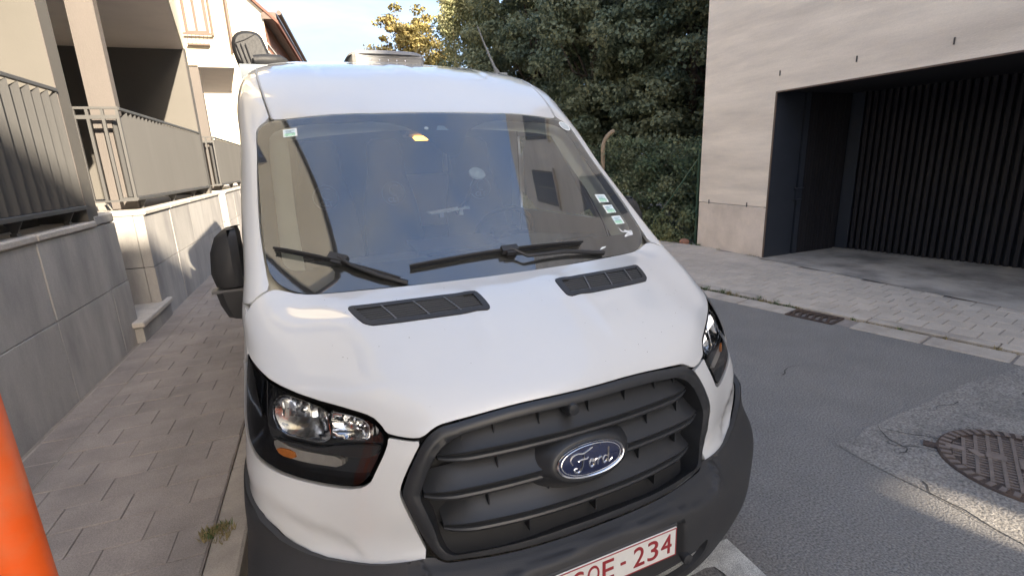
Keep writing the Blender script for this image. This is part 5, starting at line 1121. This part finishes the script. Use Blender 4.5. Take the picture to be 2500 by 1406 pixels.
b = MB(); b.lathe([(0, .010), (.012, .012), (.016, .006), (.026, .008), (.031, .003), (.038, .006), (.042, .0), (.040, -.004)], (0, 0, 0), seg=28); me = b.mesh('suction_cup', mat('cup_clear', (.55, .60, .62), .3, .1, 30)); me.polygons.foreach_set('use_smooth', [True] * len(me.polygons)); o = link('suction_cup', me, ws, True); o.location = P; o.rotation_euler = Vector(N).to_track_quat('Z', 'Y').to_euler()
b = MB(); e = Vector(P) - Vector(N) * .03; b.tube([e, e + Vector((-.02, .08, -.10)), Vector((-.02, 1.22, 1.53))], .010, 6); b.build('holder_arm', M_rub, ws, True, True)

# roof fittings
def rz(x, y):
    u = x; vv = np.linspace(2.7, 5.0, 120); Pq = SH(np.full(120, u), vv); return float(np.interp(y, Pq[:, 1], Pq[:, 2]))
M_ventg = mat('vent_grey', (.25, .255, .265), .5, .12, 8, .1, 90, tint=(.30, .26, .22), tintscale=5, tintamt=.5)
b = MB(); z0 = rz(.07, 3.05) - .015; b.cbox(-.20, .34, 2.92, 3.45, z0, z0 + .105, .022); rv = b.build('roof_vent', M_ventg, van, False, True)
b = MB(); G = []
for d, h in ((-.012, .085), (.0, .105), (.03, .118), (.10, .128), (.2, .132)): G.append([(.07 + (.285 - d) * math.copysign(abs(math.cos(t)) ** .45, math.cos(t)), 3.18 + (.275 - d) * math.copysign(abs(math.sin(t)) ** .45, math.sin(t)), z0 + h) for t in np.linspace(0, 2 * math.pi, 41)])
b.grid(np.array(G)); b.add([tuple(p) for p in G[-1][:-1]], [tuple(range(40))]); b.build('lid', M_ventg, rv, True, True)
for k in range(5):
    b = MB(); b.lathe([(0, .006), (.006, .004), (.007, 0)], (0, 0, 0), seg=10); me = b.mesh('screw', M_chrome); o = link('screw', me, rv, True); o.location = (-.07 + k * .065, 2.919, z0 + .045); o.rotation_euler = (math.pi / 2, 0, 0)
b = MB(); b.box(-.09, .27, 2.900, 2.922, z0 + .008, z0 + .024); b.build('front_slot', M_dark, rv, False, True)
b = MB(); b.box(-.10, .28, 2.908, 2.922, z0 + .026, z0 + .032); b.box(-.18, .32, 2.914, 2.922, z0 + .068, z0 + .071); b.build('front_flange', mat('vent_flange', (.45, .46, .47), .4, .1), rv, False, True)
b = MB(); ax_ = Vector((.70, 2.32, rz(.70, 2.32) - .004)); b.tube([ax_, ax_ + Vector((0, .0, .012)), ax_ + Vector((-.012, .02, .05)), ax_ + Vector((-.05, .10, .22)), ax_ + Vector((-.075, .15, .34))], [.022, .018, .009, .006, .004], 8); b.build('aerial', mat('aerial_grey', (.16, .17, .18), .5, 0), van, True, True)
M_awn = mat('awning_black', (.013, .014, .017), .6, .15, 10, .25, 60)
aw = MB(); prof = [(-.965, 2.47), (-.985, 2.56), (-.982, 2.63), (-.955, 2.675), (-.90, 2.695), (-.83, 2.69), (-.795, 2.665), (-.775, 2.60), (-.745, 2.50), (-.75, 2.465), (-.80, 2.455), (-.92, 2.44)]
prof = chaikin(prof, 1); G = []
for y, k in ((2.86, .80), (2.875, .95), (2.90, 1.0), (5.6, 1.0), (5.62, .9)): G.append([(-.865 + (x + .865) * k, y + (.12 * (2.69 - z) if y < 3 else 0) * -1, 2.565 + (z - 2.565) * k) for x, z in prof] ); G[-1].append(G[-1][0])
aw.grid(np.array(G)); aw.add(G[0][:-1], [tuple(range(len(prof)))]); a_ = aw.build('awning_case', M_awn, van, True, True, 50)
b = MB(); b.tube([(-.86, 2.80, 2.49), (-.80, 2.80, 2.495), (-.70, 2.82, 2.50), (-.66, 2.85, 2.495)], [.034, .036, .034, .02], 12); b.box(-.80, -.72, 2.84, 2.90, 2.49, 2.54); b.build('bracket', M_awn, a_, True, True)
b = MB()
for k in range(3): b.tube([(-.955 + .028 * k, 2.845 - .01, 2.60), (-.925 + .026 * k, 2.838 - .02, 2.47)], .0035, 5)
b.tube([(-.965, 2.846, 2.60), (-.90, 2.85, 2.625), (-.83, 2.86, 2.665)], .0025, 5); b.build('strap', M_awn, a_, True, True)
